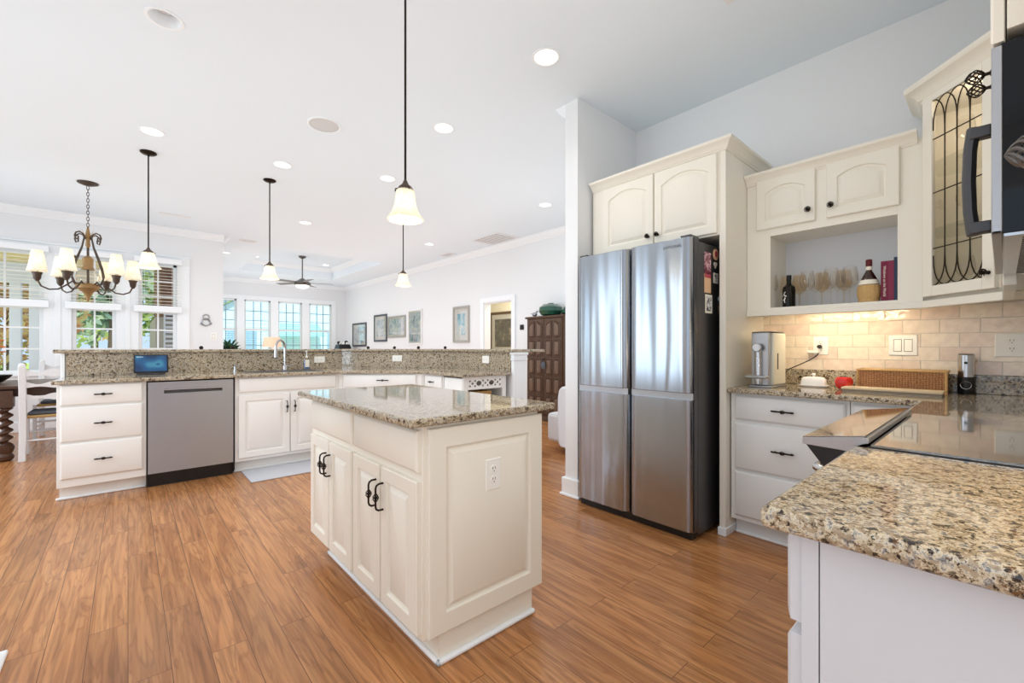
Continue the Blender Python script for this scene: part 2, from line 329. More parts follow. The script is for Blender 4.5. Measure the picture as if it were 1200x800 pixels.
# ------------------------------------------------------------------ mesh helpers
class MB:
    def __init__(s): s.v = []; s.f = []
    def add(s, vs, fs):
        k = len(s.v); s.v += [tuple(v) for v in vs]; s.f += [tuple(i+k for i in f) for f in fs]; return s
    def box(s, x0, x1, y0, y1, z0, z1):
        if x0 > x1: x0, x1 = x1, x0
        if y0 > y1: y0, y1 = y1, y0
        if z0 > z1: z0, z1 = z1, z0
        v = [(x, y, z) for z in (z0, z1) for x, y in ((x0, y0), (x1, y0), (x1, y1), (x0, y1))]
        return s.add(v, [(3, 2, 1, 0), (4, 5, 6, 7), (0, 1, 5, 4), (1, 2, 6, 5), (2, 3, 7, 6), (3, 0, 4, 7)])
    def loft(s, rings, closed=True, cap0=True, cap1=True):
        n = len(rings[0]); vs = [p for r in rings for p in r]; fs = []
        for i in range(len(rings)-1):
            for j in range(n if closed else n-1):
                a, b = i*n+j, i*n+(j+1) % n; fs.append((a, b, b+n, a+n))
        if cap0: fs.append(tuple(range(n-1, -1, -1)))
        if cap1: fs.append(tuple(range((len(rings)-1)*n, len(rings)*n)))
        return s.add(vs, fs)
    def prism(s, poly, a0, a1, axis='z'):
        f = {'z': lambda p, a: (p[0], p[1], a), 'x': lambda p, a: (a, p[0], p[1]), 'y': lambda p, a: (p[0], a, p[1])}[axis]
        return s.loft([[f(p, a0) for p in poly], [f(p, a1) for p in poly]])
    def lathe(s, prof, n=24, c=(0, 0, 0), axis='z', cap=True, flute=0, fn=0):
        rings = []
        for r, z in prof:
            ring = []
            for i in range(n):
                a = 2*pi*i/n; rr = max(r, 1e-4)*(1+flute*cos(fn*a))
                x, y = rr*cos(a), rr*sin(a)
                p = {'z': (x, y, z), 'x': (z, x, y), 'y': (y, z, x)}[axis]
                ring.append((p[0]+c[0], p[1]+c[1], p[2]+c[2]))
            rings.append(ring)
        return s.loft(rings, True, cap, cap)
    def tube(s, pts, r, n=8, closed=False):
        pts = [Vector(p) for p in pts]; m = len(pts); rs = r if isinstance(r, (list, tuple)) else [r]*m
        rings = []; up = None
        for i, p in enumerate(pts):
            d = (pts[min(i+1, m-1)]-pts[max(i-1, 0)]).normalized() if not closed else (pts[(i+1) % m]-pts[(i-1) % m]).normalized()
            if up is None:
                up = Vector((0, 0, 1)) if abs(d.z) < .9 else Vector((1, 0, 0))
            a = d.cross(up)
            if a.length < 1e-5: a = d.cross(Vector((0, 1, 0)))
            a.normalize(); b = a.cross(d).normalized(); up = b
            rings.append([tuple(p+(a*cos(2*pi*j/n)+b*sin(2*pi*j/n))*rs[i]) for j in range(n)])
        if closed: rings.append(rings[0])
        return s.loft(rings, True, not closed, not closed)
    def ball(s, c, r, n=12, m=8, sc=(1, 1, 1)):
        prof = [(sin(pi*i/m), -cos(pi*i/m)) for i in range(m+1)]
        rings = [[(c[0]+max(a, 1e-4)*cos(2*pi*j/n)*r*sc[0], c[1]+max(a, 1e-4)*sin(2*pi*j/n)*r*sc[1], c[2]+z*r*sc[2]) for j in range(n)] for a, z in prof]
        return s.loft(rings)
    def xf(s, mtx):
        s.v = [tuple(mtx @ Vector(p)) for p in s.v]; return s
    def join(s, o): return s.add(o.v, o.f)

def obj(name, mb, m, parent=None, bevel=0, smooth=35, seg=2, loc=None):
    me = bpy.data.meshes.new(name); me.from_pydata(mb.v, [], mb.f)
    bm = bmesh.new(); bm.from_mesh(me); bmesh.ops.recalc_face_normals(bm, faces=bm.faces); bm.to_mesh(me); bm.free()
    me.materials.append(M[m] if isinstance(m, str) else m)
    for p in me.polygons: p.use_smooth = True
    me.set_sharp_from_angle(angle=radians(smooth))
    o = bpy.data.objects.new(name, me); COL.objects.link(o)
    if loc: o.location = loc
    if parent is not None: o.parent = parent
    if bevel:
        b = o.modifiers.new('bevel', 'BEVEL'); b.width = bevel; b.segments = seg; b.limit_method = 'ANGLE'; b.angle_limit = radians(40)
        b.harden_normals = False
    return o
def tag(o, label, cat, group=None, kind=None):
    o['label'] = label; o['category'] = cat
    if group: o['group'] = group
    if kind: o['kind'] = kind
    return o
def thing(name, label, cat, loc=(0, 0, 0), rz=0, group=None):
    o = bpy.data.objects.new(name, None); COL.objects.link(o); o.empty_display_size = .05
    o.location = loc; o.rotation_euler = (0, 0, rz); return tag(o, label, cat, group)
def struct(name, mb=None, m=None, bevel=0, parent=None):
    if mb is None:
        o = bpy.data.objects.new(name, None); COL.objects.link(o)
    else: o = obj(name, mb, m, parent, bevel)
    if parent is None: o['kind'] = 'structure'
    return o
def copy_tree(o, parent=None):
    c = o.copy(); COL.objects.link(c)
    if parent is not None: c.parent = parent
    for ch in list(o.children): copy_tree(ch, c)
    return c
def dup(root, loc, rz=None, label=None):
    c = copy_tree(root); c.location = loc
    if rz is not None: c.rotation_euler = (0, 0, rz)
    if label: c['label'] = label
    return c

def arch_loop(x0, x1, z0, z1, rise, y, n=14):
    pts = [(x0, y, z0), (x1, y, z0)]
    for i in range(n+1):
        u = i/n; x = x1+(x0-x1)*u
        z = z1 - rise + rise*sin(pi*u)**.85 if rise else z1
        pts.append((x, y, z))
    return pts
def raised_door(x0, x1, z0, z1, t=.02, rail=.052, rise=0, y=0):
    """raised-panel door, back at y, front at y-t"""
    L = lambda ins, d, r: arch_loop(x0+ins, x1-ins, z0+ins, z1-ins, r, y-d)
    return MB().loft([L(0, 0, 0), L(0, t-.004, 0), L(.004, t, 0), L(rail, t, rise), L(rail+.004, t-.010, rise), L(rail+.011, t-.012, rise),
                      L(rail+.030, t-.002, rise), L(rail+.032, t-.001, rise)])
def slab_front(x0, x1, z0, z1, t=.02, y=0, e=.012):
    L = lambda ins, d: [(x0+ins, y-d, z0+ins), (x1-ins, y-d, z0+ins), (x1-ins, y-d, z1-ins), (x0+ins, y-d, z1-ins)]
    return MB().loft([L(0, 0), L(0, t-.008), L(e*.5, t-.003), L(e, t)])
def cage(mb, c, d, length, r, wires=5, turns=.5, wr=.0016, m=10):
    """twisted wire basket along unit vector d"""
    d = Vector(d).normalized(); a = d.orthogonal().normalized(); b = d.cross(a); c = Vector(c)
    for k in range(wires):
        pts = []
        for i in range(m+1):
            u = i/m; ph = 2*pi*(k/wires+turns*u); rr = r*sin(pi*u)**.8 if 0 < u < 1 else 0
            pts.append(c+d*(u-.5)*length+(a*cos(ph)+b*sin(ph))*rr)
        mb.tube(pts, wr, 5)
    return mb
def pull_v(x, y, z, h=.105, out=.032):
    """upright bow pull with a basket bulge, fixed on the plane y, projecting to -y"""
    mb = MB(); r = .0042
    pts = [(x, y, z+h/2), (x, y-out*.6, z+h/2), (x, y-out*.9, z+h/2-.006), (x, y-out, z+h/2-.016), (x, y-out, z-h/2+.016), (x, y-out*.9, z-h/2+.006), (x, y-out*.6, z-h/2), (x, y, z-h/2)]
    mb.tube(pts, r, 8); cage(mb, (x, y-out, z), (0, 0, 1), .034, .011, 5, .5, .0022); mb.ball((x, y-out, z), .0062, 8, 6, (1, 1, 1.6))
    return mb
def pull_h(x, y, z, w=.10, out=.026):
    mb = MB()
    pts = [(x-w/2, y-out*.9, z+.001), (x-w/2+.008, y-out, z), (x, y-out, z), (x+w/2-.008, y-out, z), (x+w/2, y-out*.9, z+.001)]
    mb.tube(pts, [.004, .0055, .0042, .0055, .004], 8)
    for sx in (-.36, .36): mb.tube([(x+sx*w, y, z), (x+sx*w, y-out, z)], .0036, 6)
    cage(mb, (x, y-out, z), (1, 0, 0), .03, .010, 5, .5, .002); mb.ball((x, y-out, z), .006, 8, 6, (1.5, 1, 1))
    return mb
def knob(x, y, z, r=.016, out=.03, core=True):
    mb = MB(); mb.lathe([(.009, 0), (.009, -.003), (.0045, -.006), (.0045, -out+.018), (.006, -out+.016)], 10, (x, y, z), 'y')
    cage(mb, (x, y-out+.004, z), (0, 1, 0), .026 if core else .038, r, 8, .35, .0018)
    if core: mb.ball((x, y-out+.004, z), r*.62, 10, 8)
    return mb

# ------------------------------------------------------------------ the room shell
CZ = 3.08
struct('floor', MB().box(-3.15, 5.4, -3.15, 14.15, -.1, 0), 'floor')
def wall_with_holes(name, axis, a0, a1, t0, t1, holes, z1=CZ+.3, m='wall'):
    """wall along axis from a0 to a1, thickness t0..t1, holes = (lo, hi, zlo, zhi)"""
    mb = MB(); B = (lambda p, q, z0, z2: mb.box(p, q, t0, t1, z0, z2)) if axis == 'x' else (lambda p, q, z0, z2: mb.box(t0, t1, p, q, z0, z2))
    cur = a0
    for lo, hi, zl, zh in sorted(holes):
        if lo > cur: B(cur, lo, 0, z1)
        if zl > 0: B(lo, hi, 0, zl)
        B(lo, hi, zh, z1); cur = hi
    if cur < a1: B(cur, a1, 0, z1)
    return struct(name, mb, m)
DW = [(-1.62, -.885), (-.61, -.135), (.125, .595)]           # dining window openings
LW = [(1.55, 2.245), (2.43, 3.085), (3.285, 3.935), (4.14, 4.80)]  # living window openings
wall_with_holes('wall_back', 'x', -3, 1.23, 8.9, 9.05, [(a, b, .80, 2.50) for a, b in DW])
wall_with_holes('wall_far', 'x', 1.23, 5.4, 14.0, 14.15, [(a, b, .75, 2.50) for a, b in LW])
wall_with_holes('wall_gallery', 'y', 2.29, 14.15, 5.25, 5.40, [(5.93, 6.76, 0, 2.03)])
struct('wall_divider', MB().box(1.05, 1.23, 9.05, 14.15, 0, CZ+.3), 'wall')
struct('wall_right', MB().box(3.4, 3.55, -.52, 2.165, 0, CZ+.3), 'wall')
struct('wall_stub', MB().box(2.59, 5.4, 2.165, 2.29, 0, CZ), 'wall')
struct('wall_range', MB().box(.74, 3.4, -.52, -.37, 0, CZ), 'wall')
struct('wall_rear', MB().box(.74, .89, -3.0, -.52, 0, CZ), 'wall')
wall_with_holes('wall_behind', 'x', -3, .89, -3.15, -3.0, [], CZ)
wall_with_holes('wall_left', 'y', -3.15, 9.05, -3.15, -3.0, [(-1.8, .6, .65, 2.55), (2.75, 4.05, .65, 2.55), (4.65, 5.95, .65, 2.55), (6.55, 7.85, .65, 2.55)])
struct('wall_pantry', MB().box(-3, -.395, 1.5, 2.475, 0, CZ), 'wall')
struct('baseboard_pantry', MB().box(-1.6, -.378, 1.48, 2.485, 0, .14).box(-1.6, -.340, 1.47, 2.50, 0, .018), 'trim', .006)
# hall behind the doorway
hl = MB(); hl.box(6.45, 6.55, 4.6, 8.2, 0, 2.6); hl.box(5.4, 6.45, 4.5, 4.6, 0, 2.6); hl.box(5.4, 6.45, 8.2, 8.3, 0, 2.6)
struct('wall_hall', hl, 'hall')
struct('ceiling_hall', MB().box(5.4, 6.55, 4.5, 8.3, 2.6, 2.7), 'ceiling')
struct('floor_hall', MB().box(5.4, 6.55, 4.5, 8.3, -.1, 0), 'floor')
light('hall_fill_light', 'AREA', (5.9, 6.6, 2.55), (0, 0, 0), 28, (1, .9, .74), .35)  # lamp added to brighten the hall, without a fixture

# ceiling with a raised tray over the living room and round cut-outs for the recessed lights
TX0, TX1, TY0, TY1, TZ = 2.05, 4.35, 9.35, 12.6, 3.38
LAMPS = [(.16, 3.245, 0), (.16, 5.013, 1), (1.216, 5.017, 1), (2.208, 4.632, 1), (2.07, 3.242, 1), (2.072, 2.001, 1), (2.048, 7.118, 1), (4.195, 7.064, 1), (4.21, 4.082, 1), (1.476, 10.44, 1)]
TRAYL = [(2.32, 12.1), (4.0, 12.1)]
cb = MB(); x0, x1, y0, y1 = -3.15, 5.4, -3.15, 14.15
cb.box(x0, x1, y0, y1, CZ, CZ+.14)
ceil = obj('ceiling', cb, 'ceiling'); ceil['kind'] = 'structure'
# holes: boolean against a throw-away cutter, then bake the result
ct = MB()
for x, y, _ in LAMPS: ct.lathe([(.078, CZ-.05), (.078, CZ+.10)], 32, (x, y, 0))
ct.box(TX0, TX1, TY0, TY1, CZ-.05, CZ+.2)
cut = obj('cutter', ct, 'ceiling'); bo = ceil.modifiers.new('b', 'BOOLEAN'); bo.object = cut; bo.operation = 'DIFFERENCE'; bo.solver = 'EXACT'
dg = bpy.context.evaluated_depsgraph_get(); baked = bpy.data.meshes.new_from_object(ceil.evaluated_get(dg))
ceil.modifiers.clear(); ceil.data = baked; bpy.data.objects.remove(cut)
for p in ceil.data.polygons: p.use_smooth = False
tr = MB(); tr.box(TX0-.1, TX1+.1, TY0-.1, TY1+.1, TZ, TZ+.1)
tr.box(TX0-.1, TX0, TY0-.1, TY1+.1, CZ+.14, TZ); tr.box(TX1, TX1+.1, TY0-.1, TY1+.1, CZ+.14, TZ)
tr.box(TX0, TX1, TY0-.1, TY0, CZ+.14, TZ); tr.box(TX0, TX1, TY1, TY1+.1, CZ+.14, TZ)
struct('ceiling_tray', tr, 'ceiling')
# crown mouldings: profile (out from wall, down from ceiling)
CP = [(0, 0), (.10, 0), (.10, -.012), (.085, -.022), (.078, -.04), (.055, -.062), (.035, -.082), (.018, -.092), (.012, -.108), (0, -.108)]
def crown(name, p, q, out, z=CZ, cp=CP, m='trim'):
    """straight run from p to q (2D), projecting along 2D vector out; mitred ends grow with the projection"""
    rings = []
    p = Vector(p); q = Vector(q); o = Vector(out)
    for e, s in ((p, 0), (q, 1)):
        rings.append([(e.x+o.x*a, e.y+o.y*a, z+b) for a, b in cp])
    return struct(name, MB().loft(rings), m)
crown('trim_1', (-3, 8.9), (1.23, 8.9), (0, -1)); crown('trim_2', (1.23, 14), (5.25, 14), (0, -1))
crown('trim_3', (5.25, 2.29), (5.25, 14), (-1, 0)); crown('trim_4', (1.23, 8.9), (1.23, 14), (1, 0)); crown('trim_5', (2.59, 2.29), (5.25, 2.29), (0, 1))
for i, (p, q, o) in enumerate((((TX0, TY0), (TX0, TY1), (1, 0)), ((TX1, TY0), (TX1, TY1), (-1, 0)), ((TX0, TY0), (TX1, TY0), (0, 1)), ((TX0, TY1), (TX1, TY1), (0, -1)))):
    crown('trim_%d' % (6+i), p, q, o, TZ)
bbp = [(0, 0), (.018, 0), (.018, .10), (.012, .115), (.008, .13), (0, .13)]
struct('baseboard_stub', MB().box(2.568, 2.62, 2.143, 2.312, 0, .14).box(2.555, 2.62, 2.13, 2.325, 0, .02), 'trim', .006)
struct('baseboard_gallery', MB().box(5.23, 5.25, 2.29, 5.82, 0, .14).box(5.23, 5.25, 6.87, 14, 0, .14), 'trim', .005)
struct('baseboard_back', MB().box(-3, 1.23, 8.88, 8.9, 0, .14), 'trim', .005)
# doorway casing
dc = MB(); dc.box(5.222, 5.25, 5.83, 5.93, 0, 2.13); dc.box(5.222, 5.25, 6.76, 6.86, 0, 2.13); dc.box(5.222, 5.25, 5.93, 6.76, 2.03, 2.13)
dc.box(5.25, 5.4, 5.93, 5.945, 0, 2.03); dc.box(5.25, 5.4, 6.745, 6.76, 0, 2.03); dc.box(5.25, 5.4, 5.945, 6.745, 2.015, 2.03)
struct('trim_12', dc, 'trim', .004)

# ------------------------------------------------------------------ windows
def make_window(n, x0, x1, z0, z1, y, mull, rows_top, rows_low, glassm='pane', rail=.55, grille='trim'):
    w = struct('window_%d' % n)
    f = MB(); t = .045; zm = z0+(z1-z0)*rail if rail else z1
    yf0, yf1 = y+.05, y+.10
    f.box(x0, x0+t, yf0, yf1, z0, z1); f.box(x1-t, x1, yf0, yf1, z0, z1); f.box(x0, x1, yf0, yf1, z0, z0+t); f.box(x0, x1, yf0, yf1, z1-t, z1)
    f.box(x0, x1, yf0-.01, yf1, zm-.03, zm+.03)
    obj('window_frame', f, 'trim', w, .004)
    g = MB(); mt = .011
    for k in range(1, mull):
        xx = x0+t+(x1-x0-2*t)*k/mull; g.box(xx-mt, xx+mt, yf0+.01, yf0+.03, z0+t, z1-t)
    for k in range(1, rows_low):
        zz = z0+t+(zm-z0-t)*k/rows_low; g.box(x0+t, x1-t, yf0+.012, yf0+.028, zz-mt, zz+mt)
    for k in range(1, rows_top):
        zz = zm+(z1-t-zm)*k/rows_top; g.box(x0+t, x1-t, yf0+.012, yf0+.028, zz-mt, zz+mt)
    obj('window_grille', g, grille, w)
    obj('window_pane', MB().box(x0+t, x1-t, yf0+.032, yf0+.036, z0+t, z1-t), glassm, w)
    return w
for i, (a, b) in enumerate(DW): make_window(i+1, a, b, .80, 2.50, 8.9, 2, 3, 3, 'pane', .55)
M['bluegrille'] = mat('blue_grey_grille', srgb(140, 168, 190), .5, bump=.02)
for i, (a, b) in enumerate(LW): make_window(i+4, a, b, .75, 2.50, 14.0, 3, 3, 2, 'bluepane', .52, 'bluegrille')
# casings
c1 = MB(); zt = 2.50
c1.box(-1.75, .76, 8.878, 8.9, zt, zt+.11); c1.box(-1.77, .78, 8.865, 8.9, zt+.11, zt+.135)
for a, b in ((-1.75, DW[0][0]), (DW[0][1], DW[1][0]), (DW[1][1], DW[2][0]), (DW[2][1], .76)):
    c1.box(a, b, 8.878, 8.9, .80, zt)
    if b-a > .2: c1.box((a+b)/2-.03, (a+b)/2+.03, 8.866, 8.9, .80, zt)
c1.box(-1.8, .8, 8.84, 8.9, .765, .80); c1.box(-1.75, .76, 8.88, 8.9, .68, .765)
struct('trim_10', c1, 'trim', .004)
c2 = MB(); c2.box(1.42, 4.93, 13.98, 14, 2.50, 2.62)
for a, b in ((1.42, LW[0][0]), (LW[0][1], LW[1][0]), (LW[1][1], LW[2][0]), (LW[2][1], LW[3][0]), (LW[3][1], 4.93)): c2.box(a, b, 13.98, 14, .75, 2.5)
c2.box(1.38, 4.97, 13.95, 14, .715, .75)
struct('trim_11', c2, 'trim', .004)

def blind(label, x0, x1, y, ztop, zbot, group, tilt=8, pitch=.045, mt='white', head=True):
    b = thing('window_blind', label, 'blind', ((x0+x1)/2, y, ztop), 0, group)
    w = (x1-x0)/2; sl = MB(); z = -.08
    while z > zbot-ztop+.05:
        a = radians(tilt); d = .022
        sl.add([(-w, -d*cos(a), z-d*sin(a)), (w, -d*cos(a), z-d*sin(a)), (w, d*cos(a), z+d*sin(a)), (-w, d*cos(a), z+d*sin(a)),
                (-w, -d*cos(a), z-d*sin(a)+.003), (w, -d*cos(a), z-d*sin(a)+.003), (w, d*cos(a), z+d*sin(a)+.003), (-w, d*cos(a), z+d*sin(a)+.003)],
               [(3, 2, 1, 0), (4, 5, 6, 7), (0, 1, 5, 4), (1, 2, 6, 5), (2, 3, 7, 6), (3, 0, 4, 7)])
        z -= pitch
    obj('slats', sl, mt, b)
    if head: obj('head_rail', MB().box(-w-.015, w+.015, -.05, .03, -.085, .0), 'trim', b, .006)
    obj('bottom_rail', MB().box(-w-(.015 if head else 0), w+(.015 if head else 0), -.035, .03, zbot-ztop-.005, zbot-ztop+(.095 if head else .03)), 'trim', b, .006)
    for s in (-.6, .6): obj('lift_cord', MB().tube([(w*s, -.024, -.05), (w*s, -.024, zbot-ztop+.02)], .0012, 5), 'white', b)
    return b
for (a, b), wh in zip(DW, ('leftmost dining window, over the white chair', 'middle dining window, behind the chandelier', 'right dining window, next to the wall ornament')):
    blind('white slatted blind half lowered in the '+wh, a-.045, b+.045, 8.83, 2.57, 1.72, 'dining room blinds', 11, .05)
for (a, b), wh in zip(LW, ('leftmost far window, behind the plant', 'second far window from the left, left of the faucet', 'third far window, behind the faucet', 'rightmost far window, by the room corner')):
    blind('blue-lit open blind in the '+wh, a+.012, b-.012, 14.025, 2.49, .78, 'living room blinds', 4, .06, 'white', False)

# ------------------------------------------------------------------ kitchen island
isl = thing('kitchen_island', 'cream freestanding island cabinet with paired doors in the middle of the kitchen', 'cabinet', (1.07, 1.98, 0), -pi/2)
# local frame: +x runs to -Y, front (-y) faces -X.  world X = 1.07+ly, world Y = 1.98-lx
def IX(Y): return 1.98-Y
def IY(X): return X-1.07
IF = IY(.785)
obj('carcass', MB().box(IX(2.60), IX(1.366), IF, IY(1.36), .11, .884), 'cream', isl, .002)
obj('toe_kick', MB().box(IX(2.50), IX(1.372), IY(.855), IY(1.33), 0, .115), 'cream', isl)
qr = MB()
for a in ((IX(2.52), IX(1.352), IY(.838), IY(.858)), (IX(1.375), IX(1.352), IY(.838), IY(1.335)), (IX(2.52), IX(2.495), IY(.838), IY(1.335))): qr.box(a[0], a[1], a[2], a[3], 0, .02)
obj('base_moulding', qr, 'trim', isl, .008)
for y0, y1, hx in ((2.565, 2.285, 2.31), (2.272, 1.985, 2.25), (1.955, 1.684, 1.71), (1.668, 1.378, 1.643)):
    d = obj('door', raised_door(IX(y0), IX(y1), .132, .680, y=IF), 'cream', isl)
    obj('handle', pull_v(IX(hx), IF-.02, .565), 'bronze', d)
for y0, y1 in ((2.56, 1.985), (1.955, 1.378)): obj('drawer_front', slab_front(IX(y0), IX(y1), .712, .862, y=IF), 'cream', isl)
# decorative raised end panel facing -Y
ep = raised_door(.800, 1.372, .118, .868, .018, .072); ep.v = [(IX(1.366+y), IY(x), z) for x, y, z in ep.v]
obj('end_panel', ep, 'cream', isl)
tag(obj('island_countertop', MB().box(.715, 1.432, 1.325, 2.635, .884, .914), 'granite', None, .008, seg=3), 'speckled granite slab lying on the cream island', 'countertop')

def outlet(label, loc, rz, gangs=1, kind='outlet', sx=.072, sz=.116, holes=True):
    o = thing('wall_outlet' if kind == 'outlet' else 'light_switch', label, 'outlet' if kind == 'outlet' else 'light switch', loc, rz)
    L = lambda i, d: [(-sx/2+i, -d, -sz/2+i), (sx/2-i, -d, -sz/2+i), (sx/2-i, -d, sz/2-i), (-sx/2+i, -d, sz/2-i)]
    obj('plate', MB().loft([L(0, 0), L(0, .003), L(.003, .006)]), 'white', o)
    if kind == 'outlet' and holes:
        hor = sx > sz
        for s in (-1, 1):
            cx, cz = (s*.021, 0) if hor else (0, s*.021)
            r = obj('receptacle', MB().lathe([(.0165, -.006), (.0165, -.0075), (.016, -.008)], 20, (cx, 0, cz), 'y'), 'white', o)
            sl = MB()
            for q in (-.0062, .0062):
                if hor: sl.box(cx-.004, cx+.004, -.0086, -.0078, q-.0012, q+.0012)
                else: sl.box(q-.0012, q+.0012, -.0086, -.0078, cz, cz+.008)
            if hor: sl.lathe([(.0022, -.0079), (.0022, -.0087)], 8, (cx-.009, 0, 0), 'y')
            else: sl.lathe([(.0024, -.0079), (.0024, -.0087)], 8, (0, 0, cz-.008), 'y')
            obj('slots', sl, 'slot', r)
    if kind != 'outlet':
        for k in range(gangs):
            cx = (k-(gangs-1)/2)*.047
            obj('rocker_gap_shade', MB().box(cx-.0185, cx+.0185, -.0066, -.0058, -.036, .036), 'ventdark', o)  # grey sheet painted as the shade in the gap around the rocker
            obj('rocker', MB().prism([(-.006, -.033), (-.011, -.033), (-.007, .033), (-.006, .033)], cx-.016, cx+.016, 'x'), 'white', o, .001)
    return o
outlet('white duplex outlet on the end panel of the cream island', (1.094, 1.352, .655), 0, sx=.078, sz=.125)

# ------------------------------------------------------------------ bar run along the back of the kitchen
BY = 4.67
def base_cab(label, x0, x1, y, name='base_cabinet', toe=True, depth=.58):
    c = thing(name, label, 'cabinet', ((x0+x1)/2, y, 0), 0); w = (x1-x0)/2
    obj('carcass', MB().box(-w, w, 0, depth, .105, .884), 'barpaint', c, .002)
    if toe:
        obj('toe_kick', MB().box(-w+.01, w, .075, depth, 0, .108), 'barpaint', c)
        obj('shoe_moulding', MB().box(-w-.01, w, .058, .08, 0, .018), 'trim', c, .006)
    return c
c = base_cab('white-cream three-drawer base cabinet at the left end of the bar', -.40, .113, BY)
for z0, z1 in ((.722, .876), (.447, .708), (.168, .433)):
    d = obj('drawer', slab_front(-.237, .232, z0, z1), 'barpaint', c); obj('handle', pull_h(0, -.02, (z0+z1)/2, .105), 'bronze', d)
dwt = thing('dishwasher', 'stainless steel dishwasher between the drawers and the sink cabinet', 'dishwasher', (.42, BY, 0))
obj('tub', MB().box(-.30, .30, .01, .56, .10, .872), 'black', dwt)
pocket = MB()   # door with a recessed pocket handle
zd0, zd1 = .118, .872; a0, a1, b0, b1 = -.195, .215, .775, .815
for bx in ((-.298, .298, zd0, b0), (-.298, .298, b1, zd1), (-.298, a0, b0, b1), (a1, .298, b0, b1)): pocket.box(bx[0], bx[1], -.028, .012, bx[2], bx[3])
obj('door', pocket, 'dwsteel', dwt)
obj('pocket_recess', MB().box(a0, a1, -.004, .004, b0, b1), 'darksteel', dwt)
obj('pocket_handle', MB().prism([(-.028, b1), (-.034, b1-.004), (-.034, b1-.012), (-.024, b1-.014), (-.018, b1)], a0, a1, 'x'), 'chrome', dwt)
obj('kick_plate', MB().box(-.298, .298, .03, .06, .0, .112), 'black', dwt)
obj('side_gasket', MB().box(-.304, -.299, -.01, .3, .02, .878).box(.299, .304, -.01, .3, .02, .878), 'black', dwt)
c = base_cab('cream sink base cabinet with two doors right of the dishwasher', .735, 1.67, BY)
W2 = (1.67-.735)/2; ox = (1.67+.735)/2
obj('false_front', slab_front(.765-ox, 1.640-ox, .742, .872), 'barpaint', c)
d = obj('door', raised_door(.762-ox, 1.192-ox, .135, .715), 'barpaint', c); obj('handle', pull_v(1.165-ox, -.02, .585), 'bronze', d)
d = obj('door', raised_door(1.205-ox, 1.635-ox, .135, .715), 'barpaint', c); obj('handle', pull_v(1.235-ox, -.02, .585), 'bronze', d)
# angled corner cabinet
P1 = Vector((1.685, 4.655)); P2 = Vector((2.315, 4.025)); mid = (P1+P2)/2; wd = (P2-P1).length/2
c = thing('corner_cabinet', 'cream angled drawer cabinet in the bend of the bar', 'cabinet', (mid.x, mid.y, 0), -pi/4)
obj('carcass', MB().box(-wd-.012, wd+.0, .02, .50, .105, .884), 'barpaint', c, .002)
obj('toe_kick', MB().box(-wd+.06, wd-.06, .095, .45, 0, .108), 'barpaint', c)
d = obj('drawer', slab_front(-wd+.03, wd-.075, .735, .874, y=.02), 'barpaint', c); obj('handle', pull_h(.02, 0, .815, .13), 'bronze', d)
for a, b, h in ((-wd+.03, -.025, -.06), (-.012, wd-.075, .025)):
    d = obj('door', raised_door(a, b, .135, .715, y=.02), 'barpaint', c); obj('handle', pull_v(h, 0, .585), 'bronze', d)
def loc45(pts):
    out = []
    for x, y in pts:
        v = Matrix.Rotation(pi/4, 2) @ Vector((x-mid.x, y-mid.y)); out.append(tuple(v))
    return out
obj('filler', MB().prism(loc45([(1.672, 4.672), (1.706, 4.655), (1.74, 4.69), (1.672, 4.74)]), .105, .884), 'barpaint', c)
obj('filler', MB().prism(loc45([(2.310, 4.05), (2.343, 4.034), (2.42, 4.034), (2.40, 4.12)]), .105, .884), 'barpaint', c)
# leg cabinet, front faces -X
c = thing('base_cabinet', 'cream narrow-drawer cabinet in the right leg of the bar', 'cabinet', (2.335, 3.67, 0), -pi/2)
obj('carcass', MB().box(-.36, .008, .01, .54, .105, .884), 'barpaint', c, .002); obj('toe_kick', MB().box(-.36, .008, .085, .5, 0, .108), 'barpaint', c)
d = obj('drawer', slab_front(-.345, -.02, .735, .874, y=.01), 'barpaint', c); obj('handle', pull_h(-.19, -.01, .81, .09), 'bronze', d)
d = obj('door', raised_door(-.345, -.02, .135, .715, y=.01), 'barpaint', c); obj('handle', pull_v(-.05, -.01, .585), 'bronze', d)
# open display end with pierced apron, faces -Y
c = thing('display_cabinet', 'cream open end cabinet with pierced fretwork rail below the granite', 'cabinet', (2.60, 3.32, 0), 0)
fx0, fx1 = -.265, .255
fr = MB(); fr.box(fx0, fx0+.05, 0, .02, .1, .884); fr.box(fx1-.045, fx1, 0, .02, .1, .884); fr.box(fx0+.05, fx1-.045, 0, .02, .858, .884); fr.box(fx0+.05, fx1-.045, 0, .02, .760, .776); fr.box(fx0+.05, fx1-.045, 0, .02, .1, .14)
obj('face_frame', fr, 'barpaint', c)
sh = MB(); sh.box(fx0, fx0+.015, .02, .335, .1, .884); sh.box(fx1-.015, fx1, .02, .335, .1, .884); sh.box(fx0, fx1, .32, .335, .1, .884); sh.box(fx0, fx1, .02, .33, .1, .115); sh.box(fx0, fx1, .02, .33, .868, .884)
obj('carcass', sh, 'barpaint', c); obj('toe_kick', MB().box(fx0+.02, fx1, .08, .33, 0, .1), 'barpaint', c)
obj('side_panel', slab_front(0, .31, .12, .87, .012).xf(Matrix.Translation((fx0, .32, 0)) @ Matrix.Rotation(-pi/2, 4, 'Z')), 'barpaint', c)
